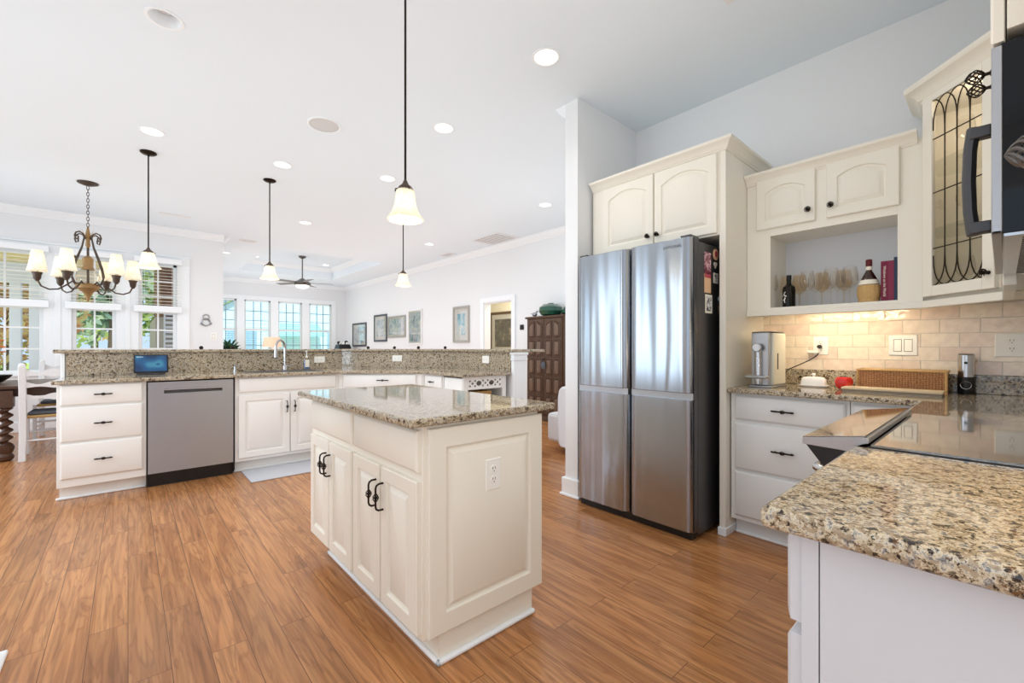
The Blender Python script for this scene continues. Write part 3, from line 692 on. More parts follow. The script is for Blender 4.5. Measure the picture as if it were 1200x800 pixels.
def fretwork(x0, x1, z0, z1, y0, y1):
    """board pierced with round flowers and quatrefoils: rings of holes laid on a solid plate of dark backing"""
    mb = MB(); cx = (x0+x1)/2; h = (z1-z0)
    plate = obj('fretwork', MB().box(x0, x1, y0, y1, z0, z1), 'barpaint', None)
    ct = MB(); zc = (z0+z1)/2
    def hole(x, z, rx, rz, n=16): ct.loft([[(x+rx*cos(2*pi*i/n), y, z+rz*sin(2*pi*i/n)) for i in range(n)] for y in (y0-.05, y1+.05)])
    for k in (-.42, 0, .42):
        X = cx+k*(x1-x0)*.86
        hole(X, zc, .013, .012)
        for a in (1, -1):
            for b in (1, -1): hole(X+a*.030, zc+b*.024, .012, .010)
    for k in (-.21, .21): hole(cx+k*(x1-x0)*.86, zc, .033, .024, 24)
    cutter = obj('cutter', ct, 'barpaint'); bo = plate.modifiers.new('b', 'BOOLEAN'); bo.object = cutter; bo.operation = 'DIFFERENCE'; bo.solver = 'EXACT'
    dg = bpy.context.evaluated_depsgraph_get(); me = bpy.data.meshes.new_from_object(plate.evaluated_get(dg))
    plate.modifiers.clear(); plate.data = me; bpy.data.objects.remove(cutter)
    for p in me.polygons: p.use_smooth = False
    return plate
fw = fretwork(fx0+.05, fx1-.045, .776, .858, .004, .018); fw.parent = c
crate = tag(obj('wooden_crate', MB().box(-.16, .10, .04, .05, .655, .735).box(-.16, .10, .26, .27, .655, .735).box(-.16, -.15, .05, .26, .655, .735).box(.09, .10, .05, .26, .655, .735).box(-.15, .09, .05, .26, .655, .665), 'woodcrate', None, .002, loc=(2.60, 3.32, 0)),
            'pale wooden crate inside the fretwork display cabinet', 'crate')
crs = obj('shelf', MB().box(fx0+.015, fx1-.015, .02, .32, .635, .655), 'barpaint', c)
# countertop of the bar run, one slab
top = MB().prism([(-.425, 4.62), (1.66, 4.62), (2.295, 4.035), (2.295, 3.28), (2.895, 3.28), (2.895, 4.335), (1.925, 5.255), (-.405, 5.255)], .884, .914)
tag(obj('bar_countertop', top, 'granite', None, .007, seg=3), 'low granite worktop bending along the sink run below the raised bar', 'countertop')
sink = thing('sink', 'stainless undermount sink set in the worktop under the faucet', 'sink', (1.2, 4.93, .9145))
obj('basin_rim', MB().box(-.35, .35, -.17, -.155, 0, .002).box(-.35, .35, .155, .17, 0, .002).box(-.35, -.335, -.155, .155, 0, .002).box(.335, .35, -.155, .155, 0, .002), 'chrome', sink)
obj('basin_floor', MB().box(-.335, .335, -.155, .155, .0002, .0008), 'darksteel', sink)
# half wall behind it, carrying the raised bar
inner = [(-.40, 5.275), (1.93, 5.275), (2.915, 4.34), (2.915, 3.30)]
outer = [(3.07, 3.30), (3.07, 4.405), (1.995, 5.42), (-.40, 5.42)]
for nm, q in (('wall_bar_left', (0, 1)), ('wall_bar_angle', (1, 2)), ('wall_bar_right', (2, 3))):
    a, b = q; struct(nm, MB().prism([inner[a], inner[b], outer[3-b], outer[3-a]], 0, 1.1115), 'wall')
si = [(-.395, 5.2555), (1.925, 5.2555), (2.896, 4.335), (2.896, 3.30)]; so = [(-.395, 5.274), (1.929, 5.274), (2.914, 4.34), (2.914, 3.30)]
for k, lab in enumerate(('upright granite panel behind the faucet and smart display', 'angled upright granite panel in the bend of the bar', 'upright granite panel beside the white bar post')):
    tag(obj('bar_splashback', MB().prism([si[k], si[k+1], so[k+1], so[k]], .9145, 1.1115), 'granite', None), lab, 'backsplash', 'granite bar splashbacks')
tag(obj('raised_bar_top', MB().prism([(-.47, 5.225), (1.905, 5.225), (2.865, 4.32), (2.865, 3.235), (3.33, 3.235), (3.33, 4.52), (2.12, 5.70), (-.47, 5.70)], 1.112, 1.142), 'granite', None, .008, seg=3), 'raised granite bar ledge running behind the sink', 'countertop')
po = thing('bar_post', 'white square post holding the right end of the raised bar', 'post', (2.99, 3.285, 0))
obj('shaft', MB().box(-.085, .085, -.03, .012, 0, 1.03), 'trim', po, .003)
cap = MB()
for z0, z1, e in ((1.03, 1.05, .012), (1.05, 1.085, .006), (1.085, 1.112, .018)): cap.box(-.085-e, .085+e, -.03-e, .012, z0, z1)
obj('capital', cap, 'trim', po, .004)
struct('trim_13', MB().box(-.425, -.40, 5.25, 5.44, 0, 1.112).box(-.44, -.40, 5.24, 5.45, 0, .13), 'trim', .004)
outlet('white outlet plate on the bar splashback right of the soap dispenser', (1.665, 5.255, 1.02), 0, sx=.116, sz=.072)
outlet('white outlet plate on the angled bar splashback', (2.41, 4.795, 1.03), -radians(43.5), sx=.116, sz=.072)
outlet('white outlet plate on the right leg of the bar splashback', (2.896, 3.70, 1.03), -pi/2, sx=.116, sz=.080)

# faucet
fa = thing('faucet', 'brushed nickel gooseneck faucet arching over the sink', 'faucet', (1.266, 5.12, .914))
obj('base', MB().lathe([(.028, 0), (.028, .008), (.022, .014), (.02, .05), (.017, .055)], 20), 'chrome', fa)
pts = [(0, 0, .04), (0, 0, .24)]
dirv = Vector((-.86, -.5, 0))
for i in range(11):
    a = pi*i/10; pts.append(tuple(Vector((0, 0, .24))+dirv*(.06*(1-cos(a)))+Vector((0, 0, .085*sin(a)))))
e = Vector(pts[-1]); pts += [tuple(e+Vector((0, 0, -.03)))]
obj('spout', MB().tube(pts, .0115, 10), 'chrome', fa)
obj('spray_head', MB().lathe([(.013, 0), (.016, -.02), (.018, -.08), (.013, -.085)], 14, (e.x, e.y, e.z-.02)), 'chrome', fa)
obj('lever', MB().tube([(.018, 0, .045), (.045, -.005, .05), (.085, -.01, .06)], [.009, .007, .005], 8), 'chrome', fa)
ag = thing('air_gap_cap', 'small nickel cap and lever on the worktop left of the faucet', 'fixture', (.81, 5.14, .914))
obj('stem', MB().lathe([(.016, 0), (.016, .01), (.011, .02), (.011, .06), (.013, .07), (.006, .075)], 14), 'chrome', ag)
obj('lever', MB().tube([(0, 0, .06), (.04, -.01, .068)], .005, 8), 'chrome', ag)
sd = thing('soap_dispenser', 'blue-labelled soap pump bottle standing right of the faucet', 'soap dispenser', (1.485, 5.12, .914))
obj('bottle', MB().box(-.032, .032, -.02, .02, 0, .135), 'glass', sd, .01); obj('soap', MB().box(-.028, .028, -.016, .016, .004, .11), 'soapblue', sd, .008)
obj('label', MB().box(-.022, .022, -.0215, -.0205, .03, .11), 'paper', sd); obj('pump', MB().lathe([(.012, .135), (.012, .15), (.005, .155), (.005, .20), (.008, .205), (.008, .212)], 12).tube([(0, 0, .208), (-.02, -.02, .206)], .004, 6), 'white', sd)
# smart display
dp = thing('smart_display', 'black tabletop smart display with blue wave screen on the worktop', 'smart display', (.158, 5.10, .914), 0)
Rm = Matrix.Rotation(radians(-12), 4, 'X')
obj('body', MB().box(-.122, .122, -.006, .012, .018, .185).xf(Rm), 'black', dp, .006)
obj('stand', MB().prism([(-.03, 0), (.075, 0), (.07, .02), (.05, .10), (.02, .12), (0, .02)], -.10, .10, 'x'), 'black', dp, .005)
obj('screen', MB().box(-.110, .110, -.0075, -.0062, .030, .174).xf(Rm), 'screen', dp)
obj('clock_text', MB().box(-.10, -.085, -.0082, -.0076, .160, .164).box(-.082, -.066, -.0082, -.0076, .160, .164).box(-.063, -.055, -.0082, -.0076, .160, .164).xf(Rm), 'white', dp)
# mat in front of the sink
mt = MB(); mt.prism([(.79, 4.255), (1.43, 4.255), (1.43, 4.70), (.79, 4.70)], .0005, .012)
tag(obj('floor_mat', mt, 'mat', None, .004), 'pale grey kitchen mat on the floor below the sink doors', 'mat')

# ------------------------------------------------------------------ refrigerator, front faces -X
fg = thing('refrigerator', 'stainless four-door refrigerator with magnets on its dark side', 'refrigerator', (2.50, 1.657, 0), -pi/2)
# local x = 1.657-Y ; local y = X-2.5
hw = .446
obj('body', MB().box(-hw+.004, hw, .062, .76, .03, 1.80), 'darksteel', fg, .004)
def fridge_door(x0, x1, z0, z1):
    xs = []; n = 26; T = .056; w = x1-x0
    prof = []
    for i in range(n+1):
        u = i/n; x = x0+w*u
        e = min(u, 1-u)*w
        roll = .030*max(0, 1-e/.045)**2.2
        prof.append((x, -.004*sin(pi*u)+roll))
    ring = prof+[(x1, T), (x0, T)]
    return MB().prism(ring, z0, z1)
gap = .004
for x0, x1 in ((-hw, -gap), (gap, hw)):
    d = obj('door', fridge_door(x0, x1, .885, 1.822), 'steel', fg, .003, 50)
    d2 = obj('door', fridge_door(x0, x1, .055, .845), 'steel', fg, .003, 50)
    obj('grip_channel', MB().box(x0+.01, x1-.01, .022, .058, .843, .888), 'silver', fg)
    obj('hinge_cap', MB().box(x0+.02 if x0 < 0 else x1-.09, x0+.09 if x0 < 0 else x1-.02, .015, .12, 1.80, 1.838), 'darksteel', fg, .006)
obj('door_edge_trim', MB().box(hw-.0005, hw+.001, .014, .056, .055, 1.822), 'darksteel', fg)
obj('foot_grille', MB().box(-hw+.02, hw-.02, .03, .08, .005, .05), 'black', fg)
def text_obj(name, s, size, m, parent, mtx, ext=.0006):
    cu = bpy.data.curves.new(name, 'FONT'); cu.body = s; cu.size = size; cu.extrude = ext; cu.align_x = 'CENTER'; cu.align_y = 'CENTER'
    o = bpy.data.objects.new('tmp', cu); COL.objects.link(o)
    dg = bpy.context.evaluated_depsgraph_get(); me = bpy.data.meshes.new_from_object(o.evaluated_get(dg)); bpy.data.objects.remove(o)
    me.transform(mtx); me.materials.clear(); me.materials.append(M[m])
    t = bpy.data.objects.new(name, me); COL.objects.link(t)
    if parent is not None: t.parent = parent
    return t
FRONT = Matrix.Rotation(pi/2, 4, 'X')     # text upright, facing -y
text_obj('logo_lettering', 'SAMSUNG', .026, 'darksteel', fg, Matrix.Translation((.315, -.0035, 1.775)) @ FRONT)
# magnets on the side that faces -Y  (world plane Y = 1.211)
def sidething(name, label, cat, X, z, w, h, mat_, grp='fridge magnets', extra=None):
    t = thing(name, label, cat, (X, 1.2105, z), 0, grp); obj('card', MB().box(-w/2, w/2, -.003, 0, -h/2, h/2), mat_, t)
    if extra:
        for a, b, c_, d_, m_ in extra: obj('print', MB().box(a, b, -.0036, -.003, c_, d_), m_, t)
    return t
M['pink'] = mat('pink_print', srgb(190, 70, 90), .5); M['maroon'] = mat('maroon_print', srgb(120, 36, 60), .5); M['peach'] = mat('peach_paper', srgb(232, 190, 150), .6)
M['photo'] = m_bands('snapshot', [(.35, srgb(90, 40, 60)), (.5, srgb(180, 120, 130)), (.65, srgb(235, 215, 215))], 40)
M['greyprint'] = m_bands('grey_print', [(.4, srgb(60, 60, 66)), (.55, srgb(225, 225, 225))], 50)
sidething('photo_magnet', 'pink portrait photo strip stuck high on the fridge side', 'magnet', 2.685, 1.682, .085, .13, 'photo', extra=((-.04, .04, -.064, -.05, 'maroon'),))
sidething('paper_card', 'peach printed card with red heading under the portrait photo', 'magnet', 2.685, 1.555, .085, .115, 'peach', extra=((-.042, .042, .035, .057, 'pink'),))
rm = thing('round_magnet', 'round peach magnet at the top right of the fridge side', 'magnet', (2.80, 1.2105, 1.75), 0, 'fridge magnets')
obj('disc', MB().lathe([(.036, 0), (.036, -.003), (.034, -.004)], 24, (0, 0, 0), 'y'), 'peach', rm); obj('print', MB().lathe([(.02, -.0041), (.02, -.0046)], 20, (0, 0, .003), 'y'), 'pink', rm)
hm = thing('heart_magnet', 'small pale heart magnet below the round magnet', 'magnet', (2.795, 1.2105, 1.685), 0, 'fridge magnets')
hp = [(16*sin(a)**3/16*.022, (13*cos(a)-5*cos(2*a)-2*cos(3*a)-cos(4*a))/16*.022) for a in [2*pi*i/28 for i in range(28)]]
obj('heart', MB().prism(hp, -.004, 0, 'y'), 'paper', hm)
sidething('square_magnet', 'small square white framed magnet beside the red-headed card', 'magnet', 2.80, 1.60, .062, .065, 'paper', extra=((-.02, .02, -.022, .022, 'greyprint'),))
sidething('photo_card', 'black and white figure card lowest on the fridge side', 'magnet', 2.70, 1.43, .092, .115, 'paper', extra=((-.032, .032, -.045, .045, 'greyprint'),))
kb = thing('key_bunch', 'bunch of keys hanging from a hook on the fridge side', 'keys', (2.83, 1.207, 1.43), 0)
obj('hook', MB().tube([(.0, -.004, .06), (.012, -.008, .05), (.012, -.008, .03), (0, -.008, .025), (-.012, -.008, .03), (-.012, -.008, .05), (0, -.004, .06)], .003, 6), 'chrome', kb)
obj('ring', MB().tube([(.016*cos(a), -.009, .012+.016*sin(a)) for a in [2*pi*i/16 for i in range(16)]], .0018, 6, True), 'chrome', kb)
for k, (dx, m_) in enumerate(((-.022, 'gold'), (-.008, 'chrome'), (.008, 'gold'), (.02, 'bronze2'))):
    kk = MB(); kk.lathe([(.011, -.012-.002*k), (.011, -.0135-.002*k)], 12, (dx, 0, -.014), 'y'); kk.box(dx-.004, dx+.004, -.0135-.002*k, -.012-.002*k, -.06-.006*(k % 2), -.02)
    obj('key', kk, m_, kb)

# ------------------------------------------------------------------ cabinet around and above the refrigerator
fc = thing('refrigerator_cabinet', 'tall cream surround with two arched doors above the refrigerator', 'cabinet', (2.75, 1.63, 0), -pi/2)
# local x = 1.63-Y ; local y = X-2.75
obj('carcass', MB().box(1.63-2.128, .465, 0, .64, 1.86, 2.395), 'cream', fc, .002)
obj('side_panel', MB().box(.465, .503, 0, .64, .0, 2.395), 'cream', fc, .002)
obj('panel_foot', MB().box(.458, .510, -.012, .64, 0, .05), 'trim', fc, .004)
obj('left_panel', MB().box(1.63-2.140, 1.63-2.1285, 0, .64, 0, 2.395), 'cream', fc)
d = obj('door', raised_door(1.63-2.035, 1.63-1.610, 1.872, 2.368, rise=.05), 'cream', fc); obj('knob', knob(1.63-1.643, -.02, 1.935), 'bronze', d)
d = obj('door', raised_door(1.63-1.600, 1.63-1.175, 1.872, 2.368, rise=.05), 'cream', fc); obj('knob', knob(1.63-1.572, -.02, 1.935), 'bronze', d)
CC = [(0, 0), (.006, 0), (.010, .008), (.016, .012), (.022, .024), (.038, .040), (.050, .046), (.054, .052), (.054, .064), (0, .064)]
def cab_crown(parent, path, z, k=1.0):
    """crown swept along path [(x, y)] (local), projecting to its right-hand side with mitred corners"""
    P = [Vector(p) for p in path]; rings = []
    for i, p in enumerate(P):
        ds = []
        if i > 0: ds.append((P[i]-P[i-1]).normalized())
        if i < len(P)-1: ds.append((P[i+1]-P[i]).normalized())
        ns = [Vector((d.y, -d.x)) for d in ds]
        if len(ns) == 2:
            mm = (ns[0]+ns[1]); mm = mm/ (mm.length**2)*2
        else: mm = ns[0]
        rings.append([(p.x+mm.x*a*k, p.y+mm.y*a*k, z+b*k) for a, b in CC])
    return obj('crown_moulding', MB().loft(rings), 'cream', parent, 0, 25)
cab_crown(fc, [(1.63-2.140, 0), (.503, 0), (.503, .64)], 2.375)

# ------------------------------------------------------------------ wall cabinet with open niche
wc = thing('wall_cabinet', 'cream wall cabinet with two arched doors above an open glass niche', 'cabinet', (3.08, .70, 0), -pi/2)
# local x = .70-Y ; local y = X-3.08
X0, X1 = .70-1.125, .70-.272; n0, n1 = .70-.985, .70-.372
car = MB(); car.box(X0, n0, 0, .32, 1.40, 2.25); car.box(n1, X1, 0, .32, 1.40, 2.25); car.box(n0, n1, 0, .32, 1.872, 2.25); car.box(n0, n1, 0, .32, 1.385, 1.414)
obj('carcass', car, 'cream', wc, .001)
obj('niche_back', MB().box(n0, n1, .30, .315, 1.414, 1.872), 'niche', wc)
d = obj('door', raised_door(.70-1.062, .70-.740, 1.918, 2.232, rise=.035), 'cream', wc); obj('knob', knob(.70-.772, -.02, 1.985), 'bronze', d)
d = obj('door', raised_door(.70-.685, .70-.362, 1.918, 2.232, rise=.035), 'cream', wc); obj('knob', knob(.70-.660, -.02, 1.985), 'bronze', d)
obj('light_rail', MB().box(X0, X1, -.012, .02, 1.362, 1.40), 'cream', wc, .004)
cab_crown(wc, [(X0, 0), (X1-.02, 0)], 2.218)
# under-cabinet lights
ul = thing('under_cabinet_light', 'warm light strip under the wall cabinet above the counter', 'lamp', (3.13, .61, 1.385), -pi/2)
obj('housing', MB().box(-.32, .32, -.02, .03, -.009, 0), 'white', ul, .002); obj('tube', MB().box(-.31, .31, -.006, .006, -.013, -.009), 'ledwarm', ul)
l_ = light('under_cabinet_glow', 'AREA', (3.15, .66, 1.368), (0, 0, 0), 1.9, (1, .82, .54), .02, .5); l_.rotation_euler = (0, radians(-24), 0)

ul_added = thing('under_cabinet_light', 'added warm light strip under the near wall cabinet, out of view', 'lamp', (1.05, -.22, 1.3595), 0)  # unseen strip added to warm the near counter
obj('housing', MB().box(-.26, .26, -.03, .03, -.018, 0), 'white', ul_added, .003); obj('tube', MB().box(-.24, .24, -.018, .018, -.023, -.018), 'ledwarm', ul_added)
light('under_cabinet_glow', 'AREA', (1.05, -.20, 1.332), (0, 0, 0), 2.0, (1, .72, .38), .5, .02)

# diagonal corner wall cabinet with leaded glass door
cc = thing('corner_wall_cabinet', 'cream diagonal corner cabinet with leaded glass door', 'cabinet', (2.945, .135, 0), radians(-135))
# local frame: x along (-.707,-.707), y along (.707,-.707) = into the corner
hw2 = .190
top_b = MB()
ply = [(-hw2, 0), (hw2, 0), (hw2+.225, .225), (.0, .60), (-hw2-.225, .225)]
wl = MB()
for a, b in zip(ply, ply[1:]+ply[:1]):
    if a == ply[0]: continue
    A = Vector(a); B = Vector(b); nn = (B-A).normalized(); nn = Vector((-nn.y, nn.x))*.016
    wl.prism([tuple(A), tuple(B), tuple(B+nn), tuple(A+nn)], 1.40, 2.47)
wl.prism(ply, 1.40, 1.42); wl.prism(ply, 2.45, 2.47)
obj('carcass', wl, 'cream', cc)
ff = MB(); ff.box(-hw2, -hw2+.026, 0, .02, 1.40, 2.47); ff.box(hw2-.026, hw2, 0, .02, 1.40, 2.47); ff.box(-hw2, hw2, 0, .02, 1.40, 1.418); ff.box(-hw2, hw2, 0, .02, 2.45, 2.47)
obj('face_frame', ff, 'cream', cc)
dx = .176; dz0, dz1 = 1.418, 2.448; st = .052
df = MB(); df.box(-dx, -dx+st, -.02, 0, dz0, dz1); df.box(dx-st, dx, -.02, 0, dz0, dz1); df.box(-dx+st, dx-st, -.02, 0, dz0, dz0+st); df.box(-dx+st, dx-st, -.02, 0, dz1-st, dz1)
dr = obj('door', df, 'cream', cc, .003)
gx = dx-st; gz0, gz1 = dz0+st, dz1-st
obj('glass_panel', MB().box(-gx, gx, -.010, -.007, gz0, gz1), 'glass', dr)
ld = MB(); w4 = 2*gx/4; rl = .0028
for k in range(1, 4): ld.tube([(-gx+w4*k, -.011, gz0+.15), (-gx+w4*k, -.011, gz1-.15)], rl, 6)
for z in (gz0+.20*(gz1-gz0), gz0+.50*(gz1-gz0), gz0+.79*(gz1-gz0)): ld.tube([(-gx, -.011, z), (gx, -.011, z)], rl, 6)
for k in range(-1, 4):           # interlaced gothic arcs at the top and, mirrored, at the bottom
    for up in (1, -1):
        pts = []
        for i in range(13):
            a = pi*i/12; x = -gx+w4*(k+1)-w4*cos(a); z = .15*sin(a)**.8
            if -gx-1e-6 <= x <= gx+1e-6: pts.append((x, -.011, (gz1-.15+z) if up > 0 else (gz0+.15-z)))
        if len(pts) > 2: ld.tube(pts, rl, 6)
obj('leading', ld, 'bronze', dr)
obj('knob', knob(dx-.022, -.02, dz0+.07), 'bronze', dr)
for z in (1.76, 2.10): obj('shelf', MB().prism([(-hw2+.02, .03), (hw2-.02, .03), (hw2+.18, .22), (0, .55), (-hw2-.18, .22)], z, z+.008), 'shelfglass', cc)
cab_crown(cc, [(-hw2-.20, .20), (-hw2, 0), (hw2, 0), (hw2+.03, .03)], 2.415, 1.4)
obj('light_rail', MB().box(-hw2-.01, hw2+.01, -.012, .02, 1.362, 1.40), 'cream', cc, .004)
light('cabinet_light', 'POINT', (3.06, .02, 2.40), (0, 0, 0), 1.8, (1, .88, .70), shadow_soft_size=.03)

# upper cabinets on the range wall (fronts face +Y)
uc = thing('wall_cabinet', 'cream plain wall cabinet between the corner cabinet and the microwave', 'cabinet', (2.47, -.012, 0), pi)
obj('carcass', MB().box(-.33, .335, 0, .34, 1.40, 2.47), 'cream', uc, .002)
for a, b in ((-.32, -.005), (.005, .328)): obj('door', raised_door(a, b, 1.42, 2.44), 'cream', uc)
obj('light_rail', MB().box(-.33, .335, -.012, .02, 1.362, 1.40), 'cream', uc, .003)
om = thing('wall_cabinet', 'cream cabinet with birdcage knobs above the microwave', 'cabinet', (1.752, -.002, 0), pi)
obj('carcass', MB().box(-.378, .378, .004, .345, 1.825, 2.95), 'cream', om, .002)
for a, b, k in ((-.372, -.004, -.046), (.004, .378, .046)):
    d = obj('door', raised_door(a, b, 1.803, 2.93, y=0, t=.019), 'cream', om); obj('knob', knob(k, -.019, 1.885, .017, .036, False), 'bronze', d)
obj('hinge', MB().tube([(.3785, .002, 1.93), (.3785, .002, 1.99)], .004, 8), 'bronze', om)
nc = thing('wall_cabinet', 'near cream wall cabinet with silver birdcage knob at the right picture edge', 'cabinet', (1.053, -.068, 0), pi)
obj('carcass', MB().box(-.31, .31, 0, .30, 1.36, 2.85), 'cream', nc, .002)
d = obj('door', raised_door(-.305, .305, 1.365, 2.83), 'cream', nc)
kn = MB(); kx = .250; kn.lathe([(.012, -.02), (.012, -.024), (.006, -.027), (.006, -.036)], 12, (kx, 0, 1.394), 'y')
cage(kn, (kx, -.047, 1.394), (0, 1, 0), .036, .018, 9, .4, .0022, 14)
obj('knob', kn, 'fansteel', d)

# microwave over the range
mw = thing('microwave', 'black and stainless over-range microwave with bar handle', 'microwave', (1.752, .002, 0), pi)
obj('case', MB().box(-.378, .378, .0, .365, 1.399, 1.80), 'blackgloss', mw, .002)
obj('door', MB().box(-.378, .20, -.014, -.001, 1.401, 1.795), 'blackgloss', mw, .004)
obj('door_trim', MB().box(-.379, .3795, -.014, .002, 1.399, 1.407).box(.372, .3795, -.014, .002, 1.399, 1.795), 'silver', mw, .002)
obj('control_panel', MB().box(.205, .372, -.014, -.001, 1.407, 1.795), 'black', mw, .003)
hb = MB().box(.250, .278, -.050, -.014, 1.645, 1.672).box(.250, .278, -.050, -.014, 1.425, 1.452)
hb.tube([(.264, -.043, 1.675), (.264, -.049, 1.62), (.264, -.051, 1.55), (.264, -.049, 1.48), (.264, -.043, 1.422)], .012, 10)
obj('handle', hb, 'darksteel', mw, .003)
ub = obj('underside', MB().box(-.376, .376, .004, .36, 1.393, 1.399), 'chrome', mw)
gr = MB()
for i in range(24): gr.box(-.34+i*.029, -.33+i*.029, .03, .12, 1.3922, 1.3931)
obj('vent_slots', gr, 'slot', mw)

# ------------------------------------------------------------------ counter on the fridge wall
dc_ = thing('base_cabinet', 'cream three-drawer base cabinet beside the refrigerator', 'cabinet', (2.81, .80, 0), -pi/2)
# local x = .80-Y
obj('carcass', MB().box(.80-1.118, .80-.525, 0, .58, .105, .884), 'coolwhite', dc_, .002)
obj('toe_kick', MB().box(.80-1.116, .80-.526, .075, .5, 0, .108), 'coolwhite', dc_); obj('shoe_moulding', MB().box(.80-1.116, .80-.526, .058, .08, 0, .018), 'trim', dc_, .005)
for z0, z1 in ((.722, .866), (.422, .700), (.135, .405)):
    d = obj('drawer', slab_front(.80-1.092, .80-.542, z0, z1), 'coolwhite', dc_); obj('handle', pull_h(.80-.825, -.02, (z0+z1)/2, .115), 'bronze', d)
d2_ = thing('base_cabinet', 'cream corner base cabinet half hidden behind the range controls', 'cabinet', (2.81, .39, 0), -pi/2)
obj('carcass', MB().box(.39-.522, .39-.235, 0, .58, .105, .884), 'coolwhite', d2_, .002)
d = obj('drawer', slab_front(.39-.513, .39-.25, .722, .866), 'coolwhite', d2_); obj('handle', pull_h(.02, -.02, .79, .1), 'bronze', d)
d = obj('door', raised_door(.39-.513, .39-.25, .135, .700), 'coolwhite', d2_); obj('handle', pull_v(-.09, -.02, .58), 'bronze', d)
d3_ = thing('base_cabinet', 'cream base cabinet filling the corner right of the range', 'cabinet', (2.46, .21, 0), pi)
obj('carcass', MB().box(-.34, .32, 0, .56, .105, .884), 'coolwhite', d3_, .002); obj('toe_kick', MB().box(-.34, .32, .075, .5, 0, .108), 'coolwhite', d3_)
for a, b in ((-.33, -.005), (.005, .312)): obj('door', raised_door(a, b, .135, .866), 'coolwhite', d3_)
tag(obj('corner_countertop', MB().prism([(2.757, 1.124), (2.757, .252), (2.134, .252), (2.134, -.365), (3.385, -.365), (3.385, 1.124)], .884, .914), 'granite', None, .008, seg=3), 'granite counter running from the refrigerator into the corner', 'countertop')
tag(obj('counter_upstand', MB().box(3.378, 3.3995, -.365, 1.128, .9145, 1.015), 'granite', None, .002), 'low granite strip along the foot of the tiled wall', 'backsplash')
struct('wall_backsplash', MB().box(3.388, 3.3998, -.365, 1.128, 1.0155, 1.42), 'tile')

# near end of the counter, left of the range
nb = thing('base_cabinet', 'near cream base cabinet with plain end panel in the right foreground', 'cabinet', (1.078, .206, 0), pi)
obj('carcass', MB().box(-.285, .291, .022, .56, .105, .879), 'shadedpanel', nb, .001)
obj('end_panel', MB().box(.292, .298, .024, .57, 0, .879), 'shadedpanel', nb); obj('face_frame', MB().box(-.285, .298, 0, .022, .1, .879), 'shadedpanel', nb)
obj('toe_kick', MB().box(-.285, .285, .075, .5, 0, .108), 'shadedpanel', nb)
d = obj('drawer', slab_front(-.28, .293, .732, .868, .024, e=.014), 'shadedpanel', nb); obj('handle', pull_h(0, -.024, .80), 'bronze', d)
d = obj('drawer', slab_front(-.28, .293, .435, .712, .024, e=.014), 'shadedpanel', nb); obj('handle', pull_h(0, -.024, .575), 'bronze', d)
d = obj('drawer', slab_front(-.28, .293, .13, .415, .024, e=.014), 'shadedpanel', nb); obj('handle', pull_h(0, -.024, .27), 'bronze', d)
tag(obj('near_countertop', MB().box(.737, 1.367, -.365, .252, .880, .914), 'granite', None, .010, seg=4), 'granite counter end in the right foreground beside the range', 'countertop')

# ------------------------------------------------------------------ range, front faces +Y
rg = thing('range', 'slide-in range with tilted glass control panel and black glass cooktop', 'range', (1.751, .22, 0), pi)
# local x = 1.751-X ; local y = .22-Y
rw = .379
obj('body', MB().box(-rw, rw, .0, .575, .09, .898), 'darksteel', rg, .002)
obj('cooktop', MB().box(-rw-.002, rw+.002, .005, .58, .915, .921), 'cooktop', rg, .001)
obj('cooktop_support', MB().box(-rw, rw, .0, .575, .898, .915), 'darksteel', rg)
pf = lambda pts: [(.22-a, b) for a, b in pts]
obj('console', MB().prism(pf([(.352, .899), (.318, .853), (.262, .80), (.222, .80), (.222, .914), (.262, .896)]), -rw, rw, 'x'), 'black', rg, .001)
obj('console_trim', MB().prism(pf([(.360, .9165), (.360, .900), (.352, .899), (.262, .896), (.232, .918), (.219, .922), (.219, .934), (.229, .9365)]), -rw-.001, rw+.001, 'x'), 'silver', rg, .001)
obj('control_glass', MB().prism(pf([(.359, .917), (.227, .937), (.227, .940), (.359, .920)]), -rw, rw, 'x'), 'cooktop', rg)
od = obj('oven_door', MB().box(-rw+.005, rw-.005, -.06, -.001, .24, .845), 'steel', rg, .006)
obj('oven_window', MB().box(-.26, .26, -.063, -.060, .36, .70), 'blackgloss', od)
hh = MB().tube([(-.34, -.06, .822), (-.345, -.10, .828), (-.33, -.118, .831), (.33, -.118, .831), (.345, -.10, .828), (.34, -.06, .822)], .012, 10)
obj('oven_handle', hh, 'chrome', od)
obj('drawer_front', MB().box(-rw+.005, rw-.005, -.05, -.001, .095, .23), 'steel', rg, .005)

def niche_pt(px, X):
    th = radians(41.5); f = 508.6; t = (px-600)/f
    rx = sin(th)+cos(th)*t; ry = cos(th)-sin(th)*t
    return X*ry/rx
# ------------------------------------------------------------------ things on the counter
cm = thing('coffee_machine', 'narrow silver and cream coffee machine beside the refrigerator panel', 'coffee machine', (3.03, .99, .914), -pi/2)
